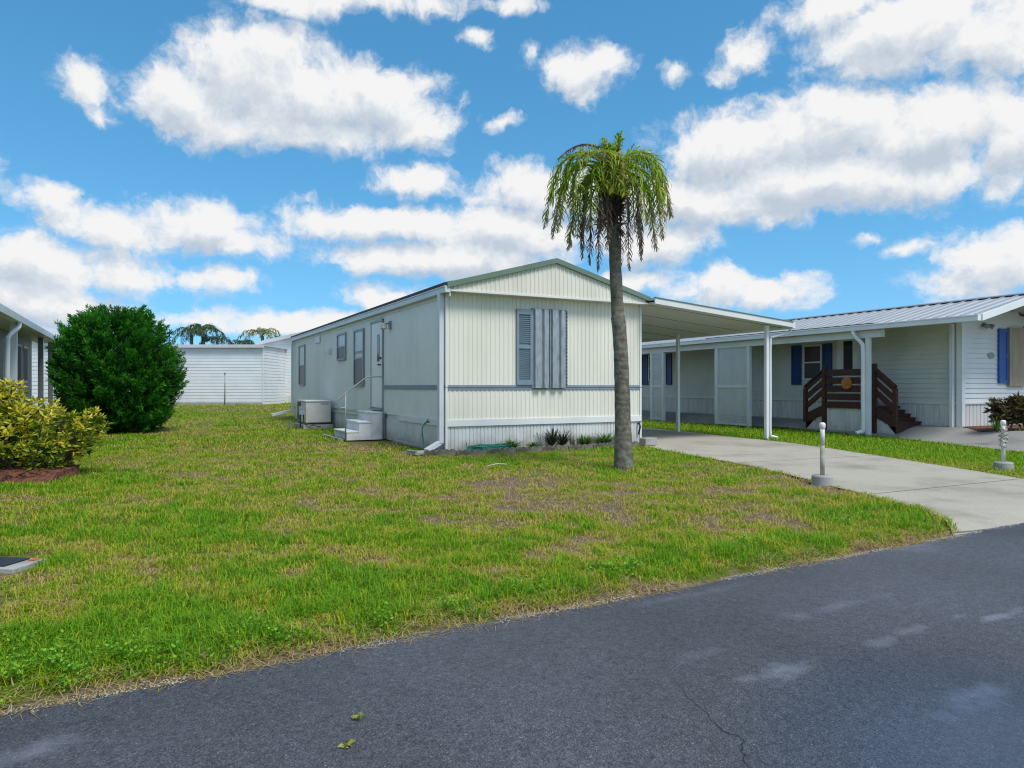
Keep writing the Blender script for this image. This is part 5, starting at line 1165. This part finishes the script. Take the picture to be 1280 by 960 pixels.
tc = N(nt, 'ShaderNodeTexCoord'); sx = N(nt, 'ShaderNodeSeparateXYZ'); L_(tc.outputs['Generated'], sx.inputs[0])
az = N(nt, 'ShaderNodeMath', operation='ARCTAN2'); L_(sx.outputs[0], az.inputs[0]); L_(sx.outputs[1], az.inputs[1])
el_ = N(nt, 'ShaderNodeMath', operation='ARCSINE'); L_(sx.outputs[2], el_.inputs[0])
cb = N(nt, 'ShaderNodeCombineXYZ'); L_(az.outputs[0], cb.inputs[0]); L_(el_.outputs[0], cb.inputs[1])
g1 = N(nt, 'ShaderNodeGroup'); g1.node_tree = g; L_(cb.outputs[0], g1.inputs[0])
ad = N(nt, 'ShaderNodeVectorMath', operation='ADD'); ad.inputs[1].default_value = (.010,.026,0); L_(cb.outputs[0], ad.inputs[0])
g2 = N(nt, 'ShaderNodeGroup'); g2.node_tree = g; L_(ad.outputs[0], g2.inputs[0])
cov = N(nt, 'ShaderNodeMapRange', interpolation_type='SMOOTHSTEP'); cov.inputs[1].default_value = -.15; cov.inputs[2].default_value = .52; L_(g1.outputs[0], cov.inputs[0])
# light on the cloud: open sky above -> white, more cloud above -> grey base
ca_ = N(nt, 'ShaderNodeMapRange', clamp=True); ca_.inputs[1].default_value = -.1; ca_.inputs[2].default_value = .95; L_(g2.outputs[0], ca_.inputs[0])
df = N(nt, 'ShaderNodeMath', operation='SUBTRACT'); L_(g1.outputs[0], df.inputs[0]); L_(g2.outputs[0], df.inputs[1])
sh = N(nt, 'ShaderNodeMath', operation='MULTIPLY_ADD'); sh.inputs[1].default_value = -.75; L_(df.outputs[0], sh.inputs[0])
s2 = N(nt, 'ShaderNodeMath', operation='MULTIPLY'); s2.inputs[1].default_value = .58; L_(ca_.outputs[0], s2.inputs[0]); L_(s2.outputs[0], sh.inputs[2])
cr = ramp(nt, [(0, (1.0,1.0,1.0)), (.18, (.92,.945,.97)), (.5, (.76,.82,.89)), (1, (.58,.665,.775))]); L_(sh.outputs[0], cr.inputs[0])
sky = N(nt, 'ShaderNodeTexSky', sky_type='NISHITA'); sky.sun_disc = False; sky.sun_elevation = R(SUN_EL); sky.sun_rotation = R(SUN_AZ); sky.air_density = 1.0; sky.dust_density = .4; sky.ozone_density = 3.0
sv = N(nt, 'ShaderNodeVectorMath', operation='MULTIPLY_ADD'); sv.inputs[1].default_value = (1,1,.85); sv.inputs[2].default_value = (0,0,.15); L_(tc.outputs['Generated'], sv.inputs[0])
sn = N(nt, 'ShaderNodeVectorMath', operation='NORMALIZE'); L_(sv.outputs[0], sn.inputs[0]); L_(sn.outputs[0], sky.inputs['Vector'])
hs = N(nt, 'ShaderNodeHueSaturation'); hs.inputs['Hue'].default_value = .483; hs.inputs['Saturation'].default_value = 1.26; hs.inputs['Value'].default_value = .93; L_(sky.outputs[0], hs.inputs['Color'])
cs = N(nt, 'ShaderNodeVectorMath', operation='SCALE'); cs.inputs['Scale'].default_value = 4.35; L_(cr.outputs[0], cs.inputs[0])
mx = N(nt, 'ShaderNodeMix', data_type='RGBA'); L_(cov.outputs[0], mx.inputs[0]); L_(hs.outputs[0], mx.inputs[6]); L_(cs.outputs[0], mx.inputs[7])
bg = N(nt, 'ShaderNodeBackground'); bg.inputs['Strength'].default_value = .15; L_(mx.outputs[2], bg.inputs['Color'])
wo = N(nt, 'ShaderNodeOutputWorld'); L_(bg.outputs[0], wo.inputs[0])
w.cycles.sampling_method = 'MANUAL'; w.cycles.sample_map_resolution = 1024

sd_ = bpy.data.lights.new('sun', 'SUN'); sd_.energy = 2.3; sd_.angle = R(20); sd_.color = (1, .96, .90)
so = bpy.data.objects.new('sun', sd_); link(so); so.location = (5, -10, 20)
e, a = R(SUN_EL), R(SUN_AZ); sdir = Vector((math.sin(a)*math.cos(e), math.cos(a)*math.cos(e), math.sin(e)))
so.rotation_euler = sdir.to_track_quat('Z', 'Y').to_euler()

cd = bpy.data.cameras.new('camera'); cam = bpy.data.objects.new('camera', cd); link(cam)
cam.location = (0, 0, CAMH); cam.rotation_euler = (R(90), 0, 0); cd.sensor_width = 36; cd.lens = FPX/1280*36; cd.shift_y = 3/1280; cd.clip_end = 3000; cd.clip_start = .05
sc.camera = cam
sc.view_settings.view_transform = 'Standard'; sc.view_settings.look = 'None'; sc.view_settings.exposure = 0.48; sc.view_settings.gamma = 1; sc.view_settings.use_curve_mapping = False
sc.cycles.max_bounces = 6; sc.cycles.transparent_max_bounces = 6; sc.cycles.use_denoising = True
sc.cycles.filter_width = 1.15; sc.cycles.denoising_input_passes = 'RGB_ALBEDO_NORMAL'
